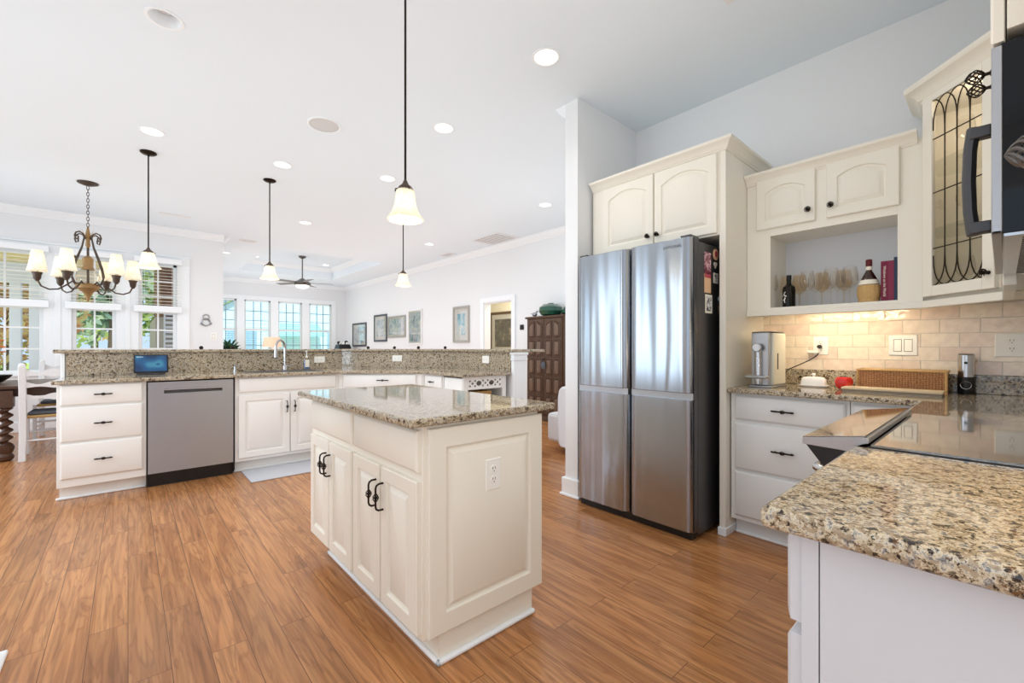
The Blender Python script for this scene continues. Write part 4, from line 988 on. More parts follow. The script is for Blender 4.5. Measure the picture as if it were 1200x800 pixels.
# local x = .99-Y, front -y faces -X
obj('housing', MB().box(-.045, .06, -.06, .16, .012, .335), 'coffeecream', cm, .008)
obj('front_plate', MB().box(-.055, .045, -.10, -.06, .012, .338), 'silver', cm, .005)
obj('lid', MB().box(-.055, .055, -.095, .14, .338, .344), 'darksteel', cm, .002)
obj('column', MB().lathe([(.024, .0), (.024, .20), (.022, .21)], 20, (-.012, -.105, .02)), 'chrome', cm)
obj('dial', MB().lathe([(.026, 0), (.026, -.012), (.022, -.016)], 20, (-.012, -.125, .245), 'y'), 'chrome', cm)
obj('drip_ring', MB().box(-.075, .05, -.155, -.09, .055, .075), 'silver', cm, .008)
obj('foot', MB().box(-.06, .065, -.12, .17, 0, .012), 'silver', cm, .004)
obj('side_slider', MB().box(.0605, .0625, .0, .012, .11, .21), 'slot', cm)
pl = thing('power_plug', 'white plug adapter with black cord in the left tile outlet', 'plug', (3.37, .80, 1.135), -pi/2)
obj('adapter', MB().box(-.055, .012, -.03, .0, -.012, .008), 'white', pl, .005); obj('socket_plug', MB().lathe([(.012, .0), (.012, -.022), (.006, -.03)], 14, (.012, .005, .03), 'y'), 'slot', pl)
pts = [(.01, -.02, -.012), (.0, -.03, -.03), (-.03, -.035, -.055), (-.08, -.06, -.085), (-.14, -.1, -.12), (-.155, -.16, -.17)]
obj('cord', MB().tube(pts, .0035, 6), 'cord', pl)
outlet('white outlet on the tiled wall behind the coffee machine', (3.388, .785, 1.172), -pi/2, sx=.082, sz=.12)
outlet('white double rocker switch on the tiled wall above the wicker basket', (3.388, .385, 1.172), -pi/2, 2, 'switch', .125, .118)
outlet('square white outlet on the tiled wall at the right picture edge', (3.388, -.032, 1.172), -pi/2, sx=.118, sz=.121)
bd = thing('butter_dish', 'white porcelain covered butter dish on the corner counter', 'butter dish', (3.22, .785, .914), -pi/2)
obj('tray', MB().loft([[(x*.085*s, y*.05*s, z) for x, y in [(cos(a)*(abs(cos(a))**-.4 if abs(cos(a)) > .01 else 1), sin(a)*(abs(sin(a))**-.4 if abs(sin(a)) > .01 else 1)) for a in [2*pi*(i+.5)/24 for i in range(24)]]] for s, z in ((.8, 0), (.9, .004), (1, .012), (.97, .013), (.85, .008))]), 'porcelain', bd)
sq = [(cos(a)*(abs(cos(a))**-.5), sin(a)*(abs(sin(a))**-.5)) for a in [2*pi*(i+.5)/28 for i in range(28)]]
obj('cover', MB().loft([[(x*.066*s, y*.04*s, z) for x, y in sq] for s, z in ((1, .009), (.99, .03), (.93, .05), (.8, .06), (.5, .064))]), 'porcelain', bd)
obj('knob', MB().lathe([(.006, .062), (.006, .07), (.011, .074), (.010, .082), (.004, .085)], 14), 'porcelain', bd)
tm = thing('tomato', 'shiny red tomato on the counter between butter dish and basket', 'tomato', (3.16, niche_pt(988.5, 3.16), .914), 0)
obj('fruit', MB().lathe([(.008, .070), (.018, .075), (.032, .073), (.043, .060), (.046, .040), (.042, .019), (.03, .005), (.012, 0)], 30, flute=.035, fn=5), 'tomato', tm)
lf = MB()
for k in range(5):
    a = 2*pi*k/5; lf.add([(0, 0, .074), (.013*cos(a-.4), .013*sin(a-.4), .078), (.03*cos(a), .03*sin(a), .079), (.013*cos(a+.4), .013*sin(a+.4), .078), (0, 0, .072)], [(0, 1, 2, 3), (4, 3, 2, 1)])
obj('calyx', lf, 'leaf', tm)
bk = thing('wicker_basket', 'long low brown wicker basket against the granite strip', 'basket', (3.285, .38, .914), -pi/2)
obj('walls', MB().box(-.185, .185, -.075, -.067, 0, .115).box(-.185, .185, .067, .075, 0, .115).box(-.185, -.177, -.067, .067, 0, .115).box(.177, .185, -.067, .067, 0, .115).box(-.177, .177, -.067, .067, .002, .008), 'wicker', bk)
rim = MB()
for a, b in (((-.187, -.073), (.187, -.073)), ((.187, -.073), (.187, .073)), ((.187, .073), (-.187, .073)), ((-.187, .073), (-.187, -.073))): rim.tube([(a[0], a[1], .117), (b[0], b[1], .117)], .0055, 8)
for sx in (-.185, .185): rim.tube([(sx, -.073, .0), (sx, -.073, .117)], .006, 8)
obj('rim', rim, 'straw', bk)
cbd = thing('cutting_board', 'thin pale wooden board lying in front of the wicker basket', 'cutting board', (3.075, .40, .914), -pi/2)
obj('board', MB().box(-.205, .205, -.06, .08, .012, .024), 'board', cbd, .003); obj('edge_strip', MB().box(-.20, .20, -.055, .075, 0, .012), 'board_edge', cbd)
pm = thing('pepper_mill', 'slim steel and black electric mill standing by the tile', 'pepper mill', (3.335, .128, .914), -pi/2)
obj('base', MB().lathe([(.033, 0), (.034, .004), (.034, .088), (.033, .09)], 28), 'black', pm); obj('sleeve', MB().lathe([(.0325, .09), (.0325, .205), (.030, .208)], 28), 'chrome', pm)
obj('cap', MB().lathe([(.030, .208), (.029, .212)], 28), 'black', pm); obj('button', MB().lathe([(.007, 0), (.007, -.003), (.005, -.004)], 14, (.0, -.032, .165), 'y'), 'black', pm)
obj('ring_mark', MB().tube([(.02*cos(a), -.0345+abs(cos(a))**2*.0065, .047+.02*sin(a)) for a in [2*pi*i/24 for i in range(24)]], .0012, 5, True), 'chrome', pm)

# ------------------------------------------------------------------ things in the niche
SH = 1.414
def wine_glass(parent, m='glass', h=.215, r=.038):
    pr = [(.034, 0), (.034, .002), (.008, .006), (.0038, .012), (.0038, h*.42), (.010, h*.45), (r*.75, h*.52), (r, h*.64), (r*.98, h*.78), (r*.78, h)]
    obj('foot', MB().lathe(pr[:3], 24), m, parent); obj('stem', MB().lathe(pr[2:6], 14), m, parent)
    inner = [(a-.0012, b) for a, b in pr[6:]][::-1]
    obj('bowl', MB().lathe(pr[5:]+inner, 24, cap=False), m, parent)
gl = None
front = [(905.5, 3.17, 'slim stemmed glass at the left end of the niche shelf'), (946, 3.12, 'front stemmed wine glass right of the small dark bottle'), (955.5, 3.235, 'stemmed wine glass just behind the first one right of the dark bottle'),
         (974, 3.12, 'stemmed wine glass in the middle of the niche shelf'), (981.5, 3.235, 'stemmed wine glass close behind the middle glass'), (996, 3.15, 'stemmed wine glass beside the straw-covered flask')]
for i, (px, X, lab) in enumerate(front):
    Y = niche_pt(px, X)
    if gl is None:
        gl = thing('wine_glass', lab, 'wine glass', (X, Y, SH), 0, 'clear wine glasses in the niche'); wine_glass(gl, 'glass', .222, .030)
    elif i == 1:
        g2 = thing('wine_glass', lab, 'wine glass', (X, Y, SH), 0, 'clear wine glasses in the niche'); wine_glass(g2, 'glass', .215, .040)
    else: dup(g2, (X, Y, SH), 0, lab)
g3 = None
for px, lab in ((919, 'amber glass goblet behind the small dark bottle'), (937, 'amber glass goblet right behind the dark bottle'), (963, 'amber glass goblet at the back in the middle'), (989, 'amber glass goblet at the back left of the straw flask')):
    Y = niche_pt(px, 3.325)
    if g3 is None:
        g3 = thing('amber_goblet', lab, 'goblet', (3.325, Y, SH), 0, 'amber goblets at the back of the niche'); wine_glass(g3, 'amberglass', .225, .043)
    else: dup(g3, (3.325, Y, SH), 0, lab)
wb = thing('wine_bottle', 'small dark bottle with a white emblem in the niche', 'bottle', (3.165, niche_pt(924.5, 3.165), SH), -pi/2-.45)
obj('bottle_body', MB().lathe([(.033, 0), (.036, .004), (.036, .115), (.032, .133), (.018, .145), (.0135, .152), (.0135, .188)], 26), 'winebottle', wb)
obj('neck_foil', MB().lathe([(.0145, .175), (.0145, .205), (.012, .207)], 20), 'black', wb)
em = MB()
for pts in ([(-.018, .072), (.0, .080), (.014, .070)], [(.004, .094), (-.004, .085), (.006, .072), (.002, .055), (-.008, .046)], [(.006, .060), (.0, .045), (.004, .030)], [(.0, .094), (.008, .098)]):
    em.tube([(a, -.0365+.5*a*a/.036, b) for a, b in pts], .0022, 6)
obj('emblem', em, 'white', wb)
ch = thing('straw_flask', 'round wine flask wrapped in straw in the niche beside the books', 'bottle', (3.155, niche_pt(1018.3, 3.155), SH), -pi/2-.3)
obj('glass_body', MB().lathe([(.03, .06), (.048, .09), (.036, .135), (.022, .165), (.014, .18), (.0135, .235)], 26), 'chiantiglass', ch)
obj('straw_base', MB().lathe([(.044, 0), (.05, .004), (.048, .012), (.046, .016), (.053, .04), (.054, .07), (.051, .095), (.046, .1)], 36, flute=.02, fn=18), 'straw', ch)
obj('label', MB().lathe([(.0475, .102), (.044, .115), (.039, .128)], 26, cap=False), 'paper', ch)
obj('neck_label', MB().lathe([(.0145, .185), (.0145, .205)], 20, cap=False), 'paper', ch)
obj('capsule', MB().lathe([(.0148, .205), (.0152, .24), (.013, .245)], 20), 'capsule', ch)
def book(name, lab, px, w, h, dep, m, X=3.125, spine=None):
    Y = niche_pt(px, X); b = thing(name, lab, 'book', (X, Y, SH), -pi/2, 'books in the niche')
    obj('cover', MB().box(-w/2, -w/2+.003, 0, dep, 0, h).box(w/2-.003, w/2, 0, dep, 0, h).box(-w/2, w/2, -.003, 0, 0, h), m, b, .001)
    obj('pages', MB().box(-w/2+.003, w/2-.003, 0, dep-.005, .004, h-.004), 'paper', b)
    if spine: text_obj('spine_lettering', spine, .017, 'paper', b, Matrix.Translation((0, -.0034, h*.5)) @ Matrix.Rotation(pi/2, 4, 'Y') @ FRONT, .0003)
book('book', 'burgundy book with pale spine lettering in the niche', 1036.7, .032, .222, .15, 'redbook', spine='Windows on the World')
book('book', 'plum-coloured book right of the lettered burgundy book', 1044.4, .027, .222, .15, 'redbook2')
book('book', 'thin navy book at the right end of the niche', 1049.3, .013, .238, .15, 'bluebook')
# glassware inside the corner cabinet
k = 0
cab_names = ['lower', 'middle', 'upper']
def cpt(lx, ly):
    a = radians(-135); return (2.945+lx*cos(a)-ly*sin(a), .135+lx*sin(a)+ly*cos(a))
g4 = None
for zi, z in enumerate((1.421, 1.769, 2.109)):
    for j, (lx, ly, w) in enumerate(((-.10, .12, 'left'), (.02, .16, 'middle'), (.12, .12, 'right'))):
        if zi == 2 and j == 1: continue
        x, y = cpt(lx, ly); lab = 'clear stemmed glass, %s on the %s shelf inside the leaded corner cabinet' % (w, cab_names[zi])
        if g4 is None:
            g4 = thing('wine_glass', lab, 'wine glass', (x, y, z), 0, 'glasses in the corner cabinet'); wine_glass(g4, 'glass', .19, .036)
        else: dup(g4, (x, y, z), 0, lab)

# ------------------------------------------------------------------ ceiling fittings
PEND = [(.15, 5.565, 1.94, 'bell pendant lamp with amber glass above the dishwasher end of the bar'), (1.218, 5.575, 1.944, 'bell pendant lamp with amber glass above the faucet'),
        (None, None, 1.805, 'nearest and largest bell pendant lamp, hanging above the island'), (2.61, 5.03, 1.94, 'small far bell pendant lamp seen directly below the nearest one')]
th = radians(41.5)
d3 = 2.2; q3 = (475-600)/508.6*d3
PEND[2] = (sin(th)*d3+cos(th)*q3, cos(th)*d3-sin(th)*q3)+PEND[2][2:]
for i, (x, y, zb, lab) in enumerate(PEND):
    if i == 0:
        p = thing('pendant_lamp', lab, 'pendant lamp', (x, y, CZ), 0, 'bell pendants')
        L = zb-CZ
        obj('canopy', MB().lathe([(.066, 0), (.066, -.012), (.05, -.024), (.012, -.03), (.007, -.045)], 28), 'bronze', p)
        obj('rod', MB().tube([(0, 0, -.03), (0, 0, L+.17)], .0065, 10), 'bronze', p)
        fit = MB().lathe([(.007, L+.205), (.014, L+.19), (.022, L+.178), (.036, L+.168), (.044, L+.155), (.046, L+.146)], 20)
        for k in range(3):
            a = 2*pi*k/3+.4; fit.tube([((.044)*cos(a), .044*sin(a), L+.16), (.054*cos(a), .054*sin(a), L+.158), (.056*cos(a), .056*sin(a), L+.145)], .004, 6)
        obj('fitter', fit, 'bronze2', p)
        bell = [(.036, L+.16), (.046, L+.15), (.051, L+.13), (.054, L+.10), (.060, L+.07), (.070, L+.045), (.085, L+.02), (.100, L+.004), (.098, L)]
        obj('shade', MB().lathe(bell+[(a-.003, b) for a, b in bell[::-1]], 40, cap=False, flute=.02, fn=20), 'shade', p)
        obj('bulb', MB().ball((0, 0, L+.085), .022, 12, 8, (1, 1, 1.25)), 'bulb', p)
        lt = light('pendant_glow', 'POINT', (0, 0, L+.045), (0, 0, 0), 2.2, (1, .84, .62), shadow_soft_size=.02); lt.parent = p
        pend0 = p
    else:
        c = copy_tree(pend0); c.location = (x, y, CZ-(1.94-zb))
        if i == 2:      # this one hangs on a longer rod from the same ceiling
            for ch in c.children:
                if ch.name.startswith('canopy'): ch.location.z = 1.94-zb
                if ch.name.startswith('rod'): ch.data = ch.data.copy(); ch.data.vertices.foreach_set('co', [q for v in ch.data.vertices for q in (v.co.x, v.co.y, v.co.z if v.co.z < -.5 else v.co.z+1.94-zb)]); c['label'] = lab
        if i == 2: c.scale = (.9, .9, 1)
# island pendant hangs lower: fill the gap up to the ceiling
LL = [('unlit recessed ceiling light at the top left of the picture', .09), ('lit recessed ceiling light just above the left pendant canopy', .085), ('lit recessed ceiling light left of the ceiling speaker row, above the second pendant', .085),
      ('lit recessed ceiling light just left of the near pendant rod', .085), ('lit recessed ceiling light right of the near pendant rod', .085), ('nearest lit recessed ceiling light, above the refrigerator front', .085),
      ('small far recessed light above the ceiling fan', .085), ('far recessed light between near pendant and large grille', .085), ('recessed light beside the column near the refrigerator', .085), ('far left recessed light at the living room opening', .085)]
def downlight(lab, x, y, z, on, parent_group='recessed ceiling lights', e=9):
    t = thing('recessed_light', lab, 'ceiling light', (x, y, z), 0, parent_group)
    obj('trim_ring', MB().lathe([(.077, .001), (.094, .0), (.094, -.004), (.088, -.006), (.078, -.004), (.076, .001)], 32, cap=False), 'trim', t)
    obj('baffle', MB().lathe([(.077, 0), (.062, .055), (.058, .07), (.06, .072), (.079, .001)], 32, cap=False), 'trim', t)
    obj('bulb', MB().lathe([(.056, .068), (.05, .058), (.03, .052), (.001, .050)], 24, cap=False), 'bulb' if on else 'bulb_off', t)
    if on:
        lt = light('recessed_glow', 'SPOT', (0, 0, .045), (0, 0, 0), e, (1, .95, .88), shadow_soft_size=.05, spot_size=radians(120), spot_blend=.6); lt.parent = t
    return t
for (x, y, on), (lab, r) in zip(LAMPS, LL): downlight(lab, x, y, CZ, on)
for (x, y), lab in zip(TRAYL, ('recessed light at the left in the living room tray ceiling', 'recessed light right of the fan in the tray ceiling')):
    t = thing('recessed_light', lab, 'ceiling light', (x, y, TZ), 0, 'recessed ceiling lights')
    obj('trim_ring', MB().lathe([(.07, 0), (.094, 0), (.094, -.006), (.07, -.004)], 28, cap=False), 'trim', t); obj('bulb', MB().lathe([(.07, -.002), (.001, -.003)], 24), 'bulb', t)
sk = thing('ceiling_speaker', 'round white speaker grille flush in the kitchen ceiling', 'speaker', (1.267, 3.875, CZ))
obj('frame', MB().lathe([(.10, 0), (.135, 0), (.135, -.006), (.125, -.010), (.118, -.006)], 36, cap=False), 'trim', sk); obj('grille', MB().lathe([(.119, -.004), (.08, -.008), (.001, -.009)], 36), 'speaker_cloth', sk)
def ceil_vent(lab, x, y, w, l, n, rz=0, z=CZ):
    v = thing('ceiling_vent', lab, 'vent', (x, y, z), rz, 'ceiling vents')
    f = MB(); e = .028
    f.box(-w/2, w/2, -l/2, -l/2+e, -.008, 0); f.box(-w/2, w/2, l/2-e, l/2, -.008, 0); f.box(-w/2, -w/2+e, -l/2+e, l/2-e, -.008, 0); f.box(w/2-e, w/2, -l/2+e, l/2-e, -.008, 0)
    obj('frame', f, 'vent', v, .002); obj('duct_shade', MB().box(-w/2+e, w/2-e, -l/2+e, l/2-e, -.0015, -.0005), 'ventdark', v)  # thin dark sheet stands in for the shade behind the louvres
    s = MB()
    for i in range(n):
        yy = -l/2+e+(l-2*e)*(i+.5)/n; q = (l-2*e)/n*.33; s.box(-w/2+e, w/2-e, yy-q, yy+q, -.006, -.003)
    obj('louvre', s, 'vent', v)
    return v
ceil_vent('narrow slot vent in the dining ceiling by the crown', .51, 7.96, .36, .09, 1); ceil_vent('small square vent at the living room opening', 1.62, 9.0, .26, .18, 2)
ceil_vent('large return grille in the ceiling near the gallery wall', 4.86, 5.95, .52, .75, 9, 0); ceil_vent('louvred vent at the top picture edge above the refrigerator cabinets', 2.30, .91, .42, .22, 6, 0)
ceil_vent('small vent beyond the large return grille', 4.95, 7.6, .22, .35, 4)

# ceiling fan
fx, fy = 3.18, 11.30
fn_ = thing('ceiling_fan', 'pewter ceiling fan with light bowl in the living room tray', 'ceiling fan', (fx, fy, TZ))
obj('canopy', MB().lathe([(.085, 0), (.08, -.03), (.03, -.06)], 24), 'fansteel', fn_); obj('rod', MB().tube([(0, 0, -.05), (0, 0, -.56)], .014, 10), 'fansteel', fn_)
obj('motor', MB().lathe([(.03, -.54), (.06, -.56), (.12, -.60), (.18, -.64), (.19, -.68), (.16, -.71)], 28), 'fansteel', fn_)
obj('light_bowl', MB().lathe([(.15, -.71), (.14, -.745), (.09, -.775), (.001, -.785)], 24), 'fanlight', fn_)
for k in range(5):
    a = 2*pi*k/5+radians(-20); b = MB()
    b.add([(.17, -.055, -.66), (.70, -.075, -.665), (.70, .075, -.645), (.17, .055, -.64), (.17, -.055, -.652), (.70, -.075, -.657), (.70, .075, -.637), (.17, .055, -.632)], [(3, 2, 1, 0), (4, 5, 6, 7), (0, 1, 5, 4), (1, 2, 6, 5), (2, 3, 7, 6), (3, 0, 4, 7)])
    b.xf(Matrix.Rotation(a, 4, 'Z')); obj('blade', b, 'blade', fn_)

# ------------------------------------------------------------------ chandelier
cx, cy = -.35, 7.066
chd = thing('chandelier', 'six-arm bronze chandelier with ivory shades above the dining table', 'chandelier', (cx, cy, CZ))
Z = lambda y: 1.16+(407-y)*5.06/508.6-CZ
obj('canopy', MB().lathe([(.095, 0), (.092, -.012), (.05, -.03), (.012, -.04)], 28), 'bronze2', chd)
chain = MB(); z = -.04; i = 0
while z > Z(268)+.0:
    a = (pi/2)*(i % 2)
    chain.tube([(.012*cos(t)*cos(a), .012*cos(t)*sin(a), z-.022+.024*sin(t)) for t in [2*pi*j/12 for j in range(12)]], .0032, 5, True); z -= .036; i += 1
obj('chain', chain, 'bronze2', chd)
cr = MB().lathe([(.008, Z(266)), (.014, Z(270)), (.026, Z(276)), (.018, Z(283)), (.022, Z(288)), (.008, Z(291))], 16)
obj('top_collar', cr, 'gold', chd)
lv = MB()
for k in range(8):
    a = 2*pi*k/8; lv.add([(.02*cos(a-.3), .02*sin(a-.3), Z(280)), (.02*cos(a+.3), .02*sin(a+.3), Z(280)), (.075*cos(a), .075*sin(a), Z(269)), (.02*cos(a), .02*sin(a), Z(279))], [(0, 1, 2), (0, 2, 3), (1, 3, 2), (0, 3, 1)])
obj('leaf_crown', lv, 'gold', chd)
obj('stem', MB().tube([(0, 0, Z(290)), (0, 0, Z(338))], .012, 10), 'bronze2', chd)
obj('urn', MB().lathe([(.02, Z(300)), (.05, Z(303)), (.045, Z(312)), (.06, Z(316))], 20), 'gold', chd)
obj('glass_body', MB().lathe([(.05, Z(314)), (.09, Z(319)), (.105, Z(325)), (.095, Z(331)), (.06, Z(334))], 24, flute=.03, fn=12), 'amberglass', chd)
obj('bowl', MB().lathe([(.07, Z(332)), (.11, Z(334)), (.10, Z(338)), (.05, Z(342)), (.025, Z(346)), (.02, Z(349)), (.008, Z(353))], 24), 'gold', chd)
for k in range(4):
    a = radians(-41.5+90*k); u = Vector((cos(a), sin(a), 0))
    pr = [(.03, 280), (.06, 275), (.10, 273.5), (.14, 275.5), (.155, 279.5), (.14, 283.5), (.115, 283), (.112, 279.5), (.13, 279)]
    s = [tuple(u*r+Vector((0, 0, Z(y)))) for r, y in pr]
    obj('scroll', MB().tube(s, .008, 6), 'bronze2', chd)
    s = [tuple(u*r+Vector((0, 0, Z(y)))) for r, y in ((.04, 277), (.07, 290), (.13, 304), (.17, 315), (.19, 325), (.15, 333), (.09, 335))]
    obj('strap', MB().tube(s, .008, 6), 'bronze2', chd)
for k in range(6):
    a = radians(-41.5+170+60*k); u = Vector((cos(a), sin(a), 0)); R_ = .40
    s = [tuple(u*r+Vector((0, 0, Z(y)))) for r, y in ((.08, 335), (.13, 331), (.18, 336), (.24, 341), (.31, 342), (.37, 339), (R_, 332))]
    ar = obj('arm', MB().tube(s, .0085, 7), 'bronze2', chd)
    cxp = u*R_
    obj('cup', MB().lathe([(.012, Z(334)), (.03, Z(331)), (.034, Z(327)), (.045, Z(324))], 14, (cxp.x, cxp.y, 0)), 'bronze2', ar)
    obj('candle_sleeve', MB().lathe([(.012, Z(326)), (.012, Z(318))], 10, (cxp.x, cxp.y, 0)), 'paper', ar)
    sh = [(.084, Z(323)), (.070, Z(317)), (.058, Z(309)), (.046, Z(300.5)), (.044, Z(300))]
    obj('shade', MB().lathe(sh+[(r-.002, z) for r, z in sh[::-1]], 24, (cxp.x, cxp.y, 0), cap=False, flute=.015, fn=12), 'fabric_shade', ar)
    obj('bulb', MB().ball((cxp.x, cxp.y, Z(313)), .016, 8, 6, (1, 1, 1.6)), 'bulb', ar)
    lt = light('shade_glow', 'POINT', (cxp.x, cxp.y, Z(311)), (0, 0, 0), .7, (1, .84, .6), shadow_soft_size=.02); lt.parent = chd

# ------------------------------------------------------------------ dining furniture
tb = thing('dining_table', 'dark walnut dining table with barley-twist legs under the chandelier', 'table', (-.45, 7.35, 0))
obj('tabletop', MB().box(-.95, .95, -.66, .62, .735, .765), 'walnut', tb, .006); obj('apron', MB().box(-.80, .80, -.56, .52, .65, .735), 'walnut', tb, .003)
for sx, sy in ((-.49, -.60), (.80, -.52), (-.80, .48), (.80, .48)):
    lg = MB(); rings = []; n = 16
    for i in range(61):
        z = .16+.38*i/60; ph = 2*pi*5*i/60
        rings.append([(sx+.040*cos(2*pi*j/n)+.018*cos(ph), sy+.040*sin(2*pi*j/n)+.018*sin(ph), z) for j in range(n)])
    lg.loft(rings); lg.box(sx-.06, sx+.06, sy-.06, sy+.06, .55, .72)
    lg.lathe([(.04, 0), (.06, .02), (.065, .05), (.05, .08), (.065, .12), (.065, .15), (.045, .165)], 18, (sx, sy, 0)); lg.lathe([(.035, .535), (.05, .545), (.05, .555)], 18, (sx, sy, 0))
    obj('leg', lg, 'walnut', tb)
def dining_chair(label, loc, rz):
    c = thing('dining_chair', label, 'chair', loc, rz, 'white ladder-back chairs')
    w = .225
    for s in (-1, 1):
        # back post, curved to the rear (-y is the back)
        pts = [(s*w, -.235, 0), (s*w, -.20, .20), (s*w, -.19, .42), (s*w, -.205, .70), (s*w, -.25, .97)]
        mb = MB(); rings = [[(x-.026, y-.028, z), (x+.026, y-.028, z), (x+.026, y+.028, z), (x-.026, y+.028, z)] for x, y, z in pts]; mb.loft(rings)
        mb.ball((s*w, -.252, .975), .027, 10, 6); obj('leg', mb, 'chairwhite', c, .005)
        mb = MB(); mb.loft([[(s*w*1.08-.018, .20-.018, z), (s*w*1.08+.018, .20-.018, z), (s*w*1.08+.018, .20+.018, z), (s*w*1.08-.018, .20+.018, z)] for z in (0, .45)]); obj('leg', mb, 'chairwhite', c, .004)
    for z, h in ((.90, .095), (.775, .075), (.65, .075)):
        n = 20; yb = -.21-.045*(z-.70)/.27
        up = [(-w+2*w*i/n, z+h*.45*(.55+.45*cos(4*pi*i/n))) for i in range(n+1)]; lo = [(-w+2*w*i/n, z-h*.5+h*.25*abs(sin(2*pi*i/n))) for i in range(n+1)]
        obj('slat', MB().prism(up+lo[::-1], yb-.008, yb+.008, 'y'), 'chairwhite', c)
    obj('seat', MB().box(-.23, .23, -.17, .21, .425, .455), 'rush', c, .014)
    obj('cushion', MB().box(-.20, .20, -.15, .19, .456, .49), 'cushion', c, .014)
    sr = MB()
    for z in (.14, .24): sr.tube([(-.23, .20, z), (.23, .20, z)], .011, 8)
    sr.tube([(-.22, -.19, .20), (.22, -.19, .20)], .011, 8)
    for s in (-1, 1): sr.tube([(s*.225, -.19, .17), (s*.24, .20, .17)], .011, 8)
    obj('stretcher', sr, 'chairwhite', c)
    return c
dining_chair('white ladder-back chair with rush seat at the left end of the bar', (-.58, 6.83, 0), 0)
dup([o for o in COL.objects if o.name == 'dining_chair'][0], (-.62, 8.12, 0), pi, 'white ladder-back chair on the window side of the dining table')
fb = thing('flower_arrangement', 'orange flowers in a dark bowl on the dining table at the left picture edge', 'flowers', (-1.135, 7.35, .765))
obj('bowl', MB().lathe([(.05, 0), (.09, .01), (.15, .06), (.17, .09), (.16, .088), (.08, .02)], 24, cap=False), 'black', fb)
st = MB(); pe = MB(); rnd = random.Random(3)
for k in range(22):
    a = rnd.uniform(0, 2*pi); r = rnd.uniform(.02, .10); z = rnd.uniform(.30, .47)
    st.tube([(0, 0, .03), (r*cos(a)*.5, r*sin(a)*.5, z*.6), (r*cos(a), r*sin(a), z)], .003, 5)
    for q in range(7):
        b = 2*pi*q/7; pe.ball((r*cos(a)+.018*cos(b), r*sin(a)+.018*sin(b), z+.004), .012, 6, 4, (1.2, 1.2, .6))
obj('stems', st, 'leaf', fb); obj('blossoms', pe, 'orange', fb)

# bar stools on the living side, finials peep over the bar
def bar_stool(label, loc, rz):
    s = thing('bar_stool', label, 'stool', loc, rz, 'bar stools behind the raised bar')
    for sx in (-1, 1):
        for sy in (-1, 1):
            if sy > 0: mb = MB().tube([(sx*.20, .20, 0), (sx*.18, .17, .74)], .016, 8)
            else: mb = MB().tube([(sx*.20, -.20, 0), (sx*.18, -.17, .74), (sx*.185, -.20, 1.14)], .015, 8).ball((sx*.185, -.20, 1.157), .022, 10, 6)
            obj('leg', mb, 'bronze', s)
    obj('seat', MB().box(-.20, .20, -.19, .19, .73, .78), 'walnut', s, .02)
    obj('back_rail', MB().box(-.17, .17, -.205, -.19, .98, 1.08), 'walnut', s, .004)
    r = MB()
    for a, b in (((-.195, -.19), (.195, -.19)), ((-.195, .19), (.195, .19)), ((-.195, -.19), (-.195, .19)), ((.195, -.19), (.195, .19))): r.tube([(a[0], a[1], .25), (b[0], b[1], .25)], .010, 8)
    obj('footrest', r, 'bronze', s)
    return s
def atd(px, d):
    q = (px-600)/508.6*d; return (sin(th)*d+cos(th)*q, cos(th)*d-sin(th)*q)
def stool_at(pxa, pxb, d):
    a = atd(pxa, d); 
    # choose the second finial so that the pair is .37 m apart in depth as well
    for dd in [d+i*.01 for i in range(-35, 80)]:
        b = atd(pxb, dd)
        if sqrt((a[0]-b[0])**2+(a[1]-b[1])**2) >= .37 and dd >= d: break
    v = Vector((b[0]-a[0], b[1]-a[1])); m = Vector(((a[0]+b[0])/2, (a[1]+b[1])/2)); ang = math.atan2(v.y, v.x)
    # back of the stool is local -y; finials at y=-.20, stool faces the bar (towards the camera)
    if Vector((-sin(ang), cos(ang))).dot(Vector((sin(th), cos(th)))) > 0: ang += pi
    o = m+Vector((-sin(ang), cos(ang)))*.20
    return (o.x, o.y, 0), ang
for pa, pb, d, lab in ((229.5, 279, 5.1, 'bar stool whose finials show behind the bar left of the faucet'), (430, 463.7, 6.1, 'bar stool whose finials show below the framed pictures'), (490, 522, 6.0, 'bar stool whose finials show left of the gallery doorway')):
    l0, an = stool_at(pa, pb, d)
    if d == 5.1: stool0 = bar_stool(lab, l0, an)
    else: dup(stool0, l0, an, lab)

# ------------------------------------------------------------------ gallery wall and living room
GX = 5.25
def picture(name, lab, y0, y1, z0, z1, fm, art, fw=.03, matw=.05, X=GX, grp='framed pictures on the gallery wall'):
    t = thing(name, lab, 'picture', (X, (y0+y1)/2, (z0+z1)/2), -pi/2, grp); w = abs(y1-y0)/2; h = (z1-z0)/2
    f = MB(); f.box(-w, -w+fw, -.028, -.002, -h, h); f.box(w-fw, w, -.028, -.002, -h, h); f.box(-w+fw, w-fw, -.028, -.002, -h, -h+fw); f.box(-w+fw, w-fw, -.028, -.002, h-fw, h)
    obj('frame', f, fm, t, .003); obj('mat_board', MB().box(-w+fw, w-fw, -.012, -.006, -h+fw, h-fw), 'matboard', t)
    obj('print', MB().box(-w+fw+matw, w-fw-matw, -.014, -.012, -h+fw+matw, h-fw-matw), art, t)
    obj('glazing', MB().box(-w+fw, w-fw, -.020, -.018, -h+fw, h-fw), 'frameglass', t)
    return t
M['frame_dark'] = mat('dark_slate_frame', srgb(70, 74, 82), .4, bump=.05); M['frame_silver'] = mat('silver_frame', srgb(176, 172, 164), .35, .5, bump=.05); M['frame_white'] = mat('white_frame', srgb(230, 230, 230), .4, bump=.02)
M['frame_brown'] = mat('brown_gilt_frame', srgb(90, 70, 50), .4, .2, bump=.05)
picture('framed_picture', 'dark-framed seascape, lowest and farthest left on the gallery wall', 13.40, 12.37, 1.19, 1.90, 'frame_dark', 'art_sea', .05, .07)
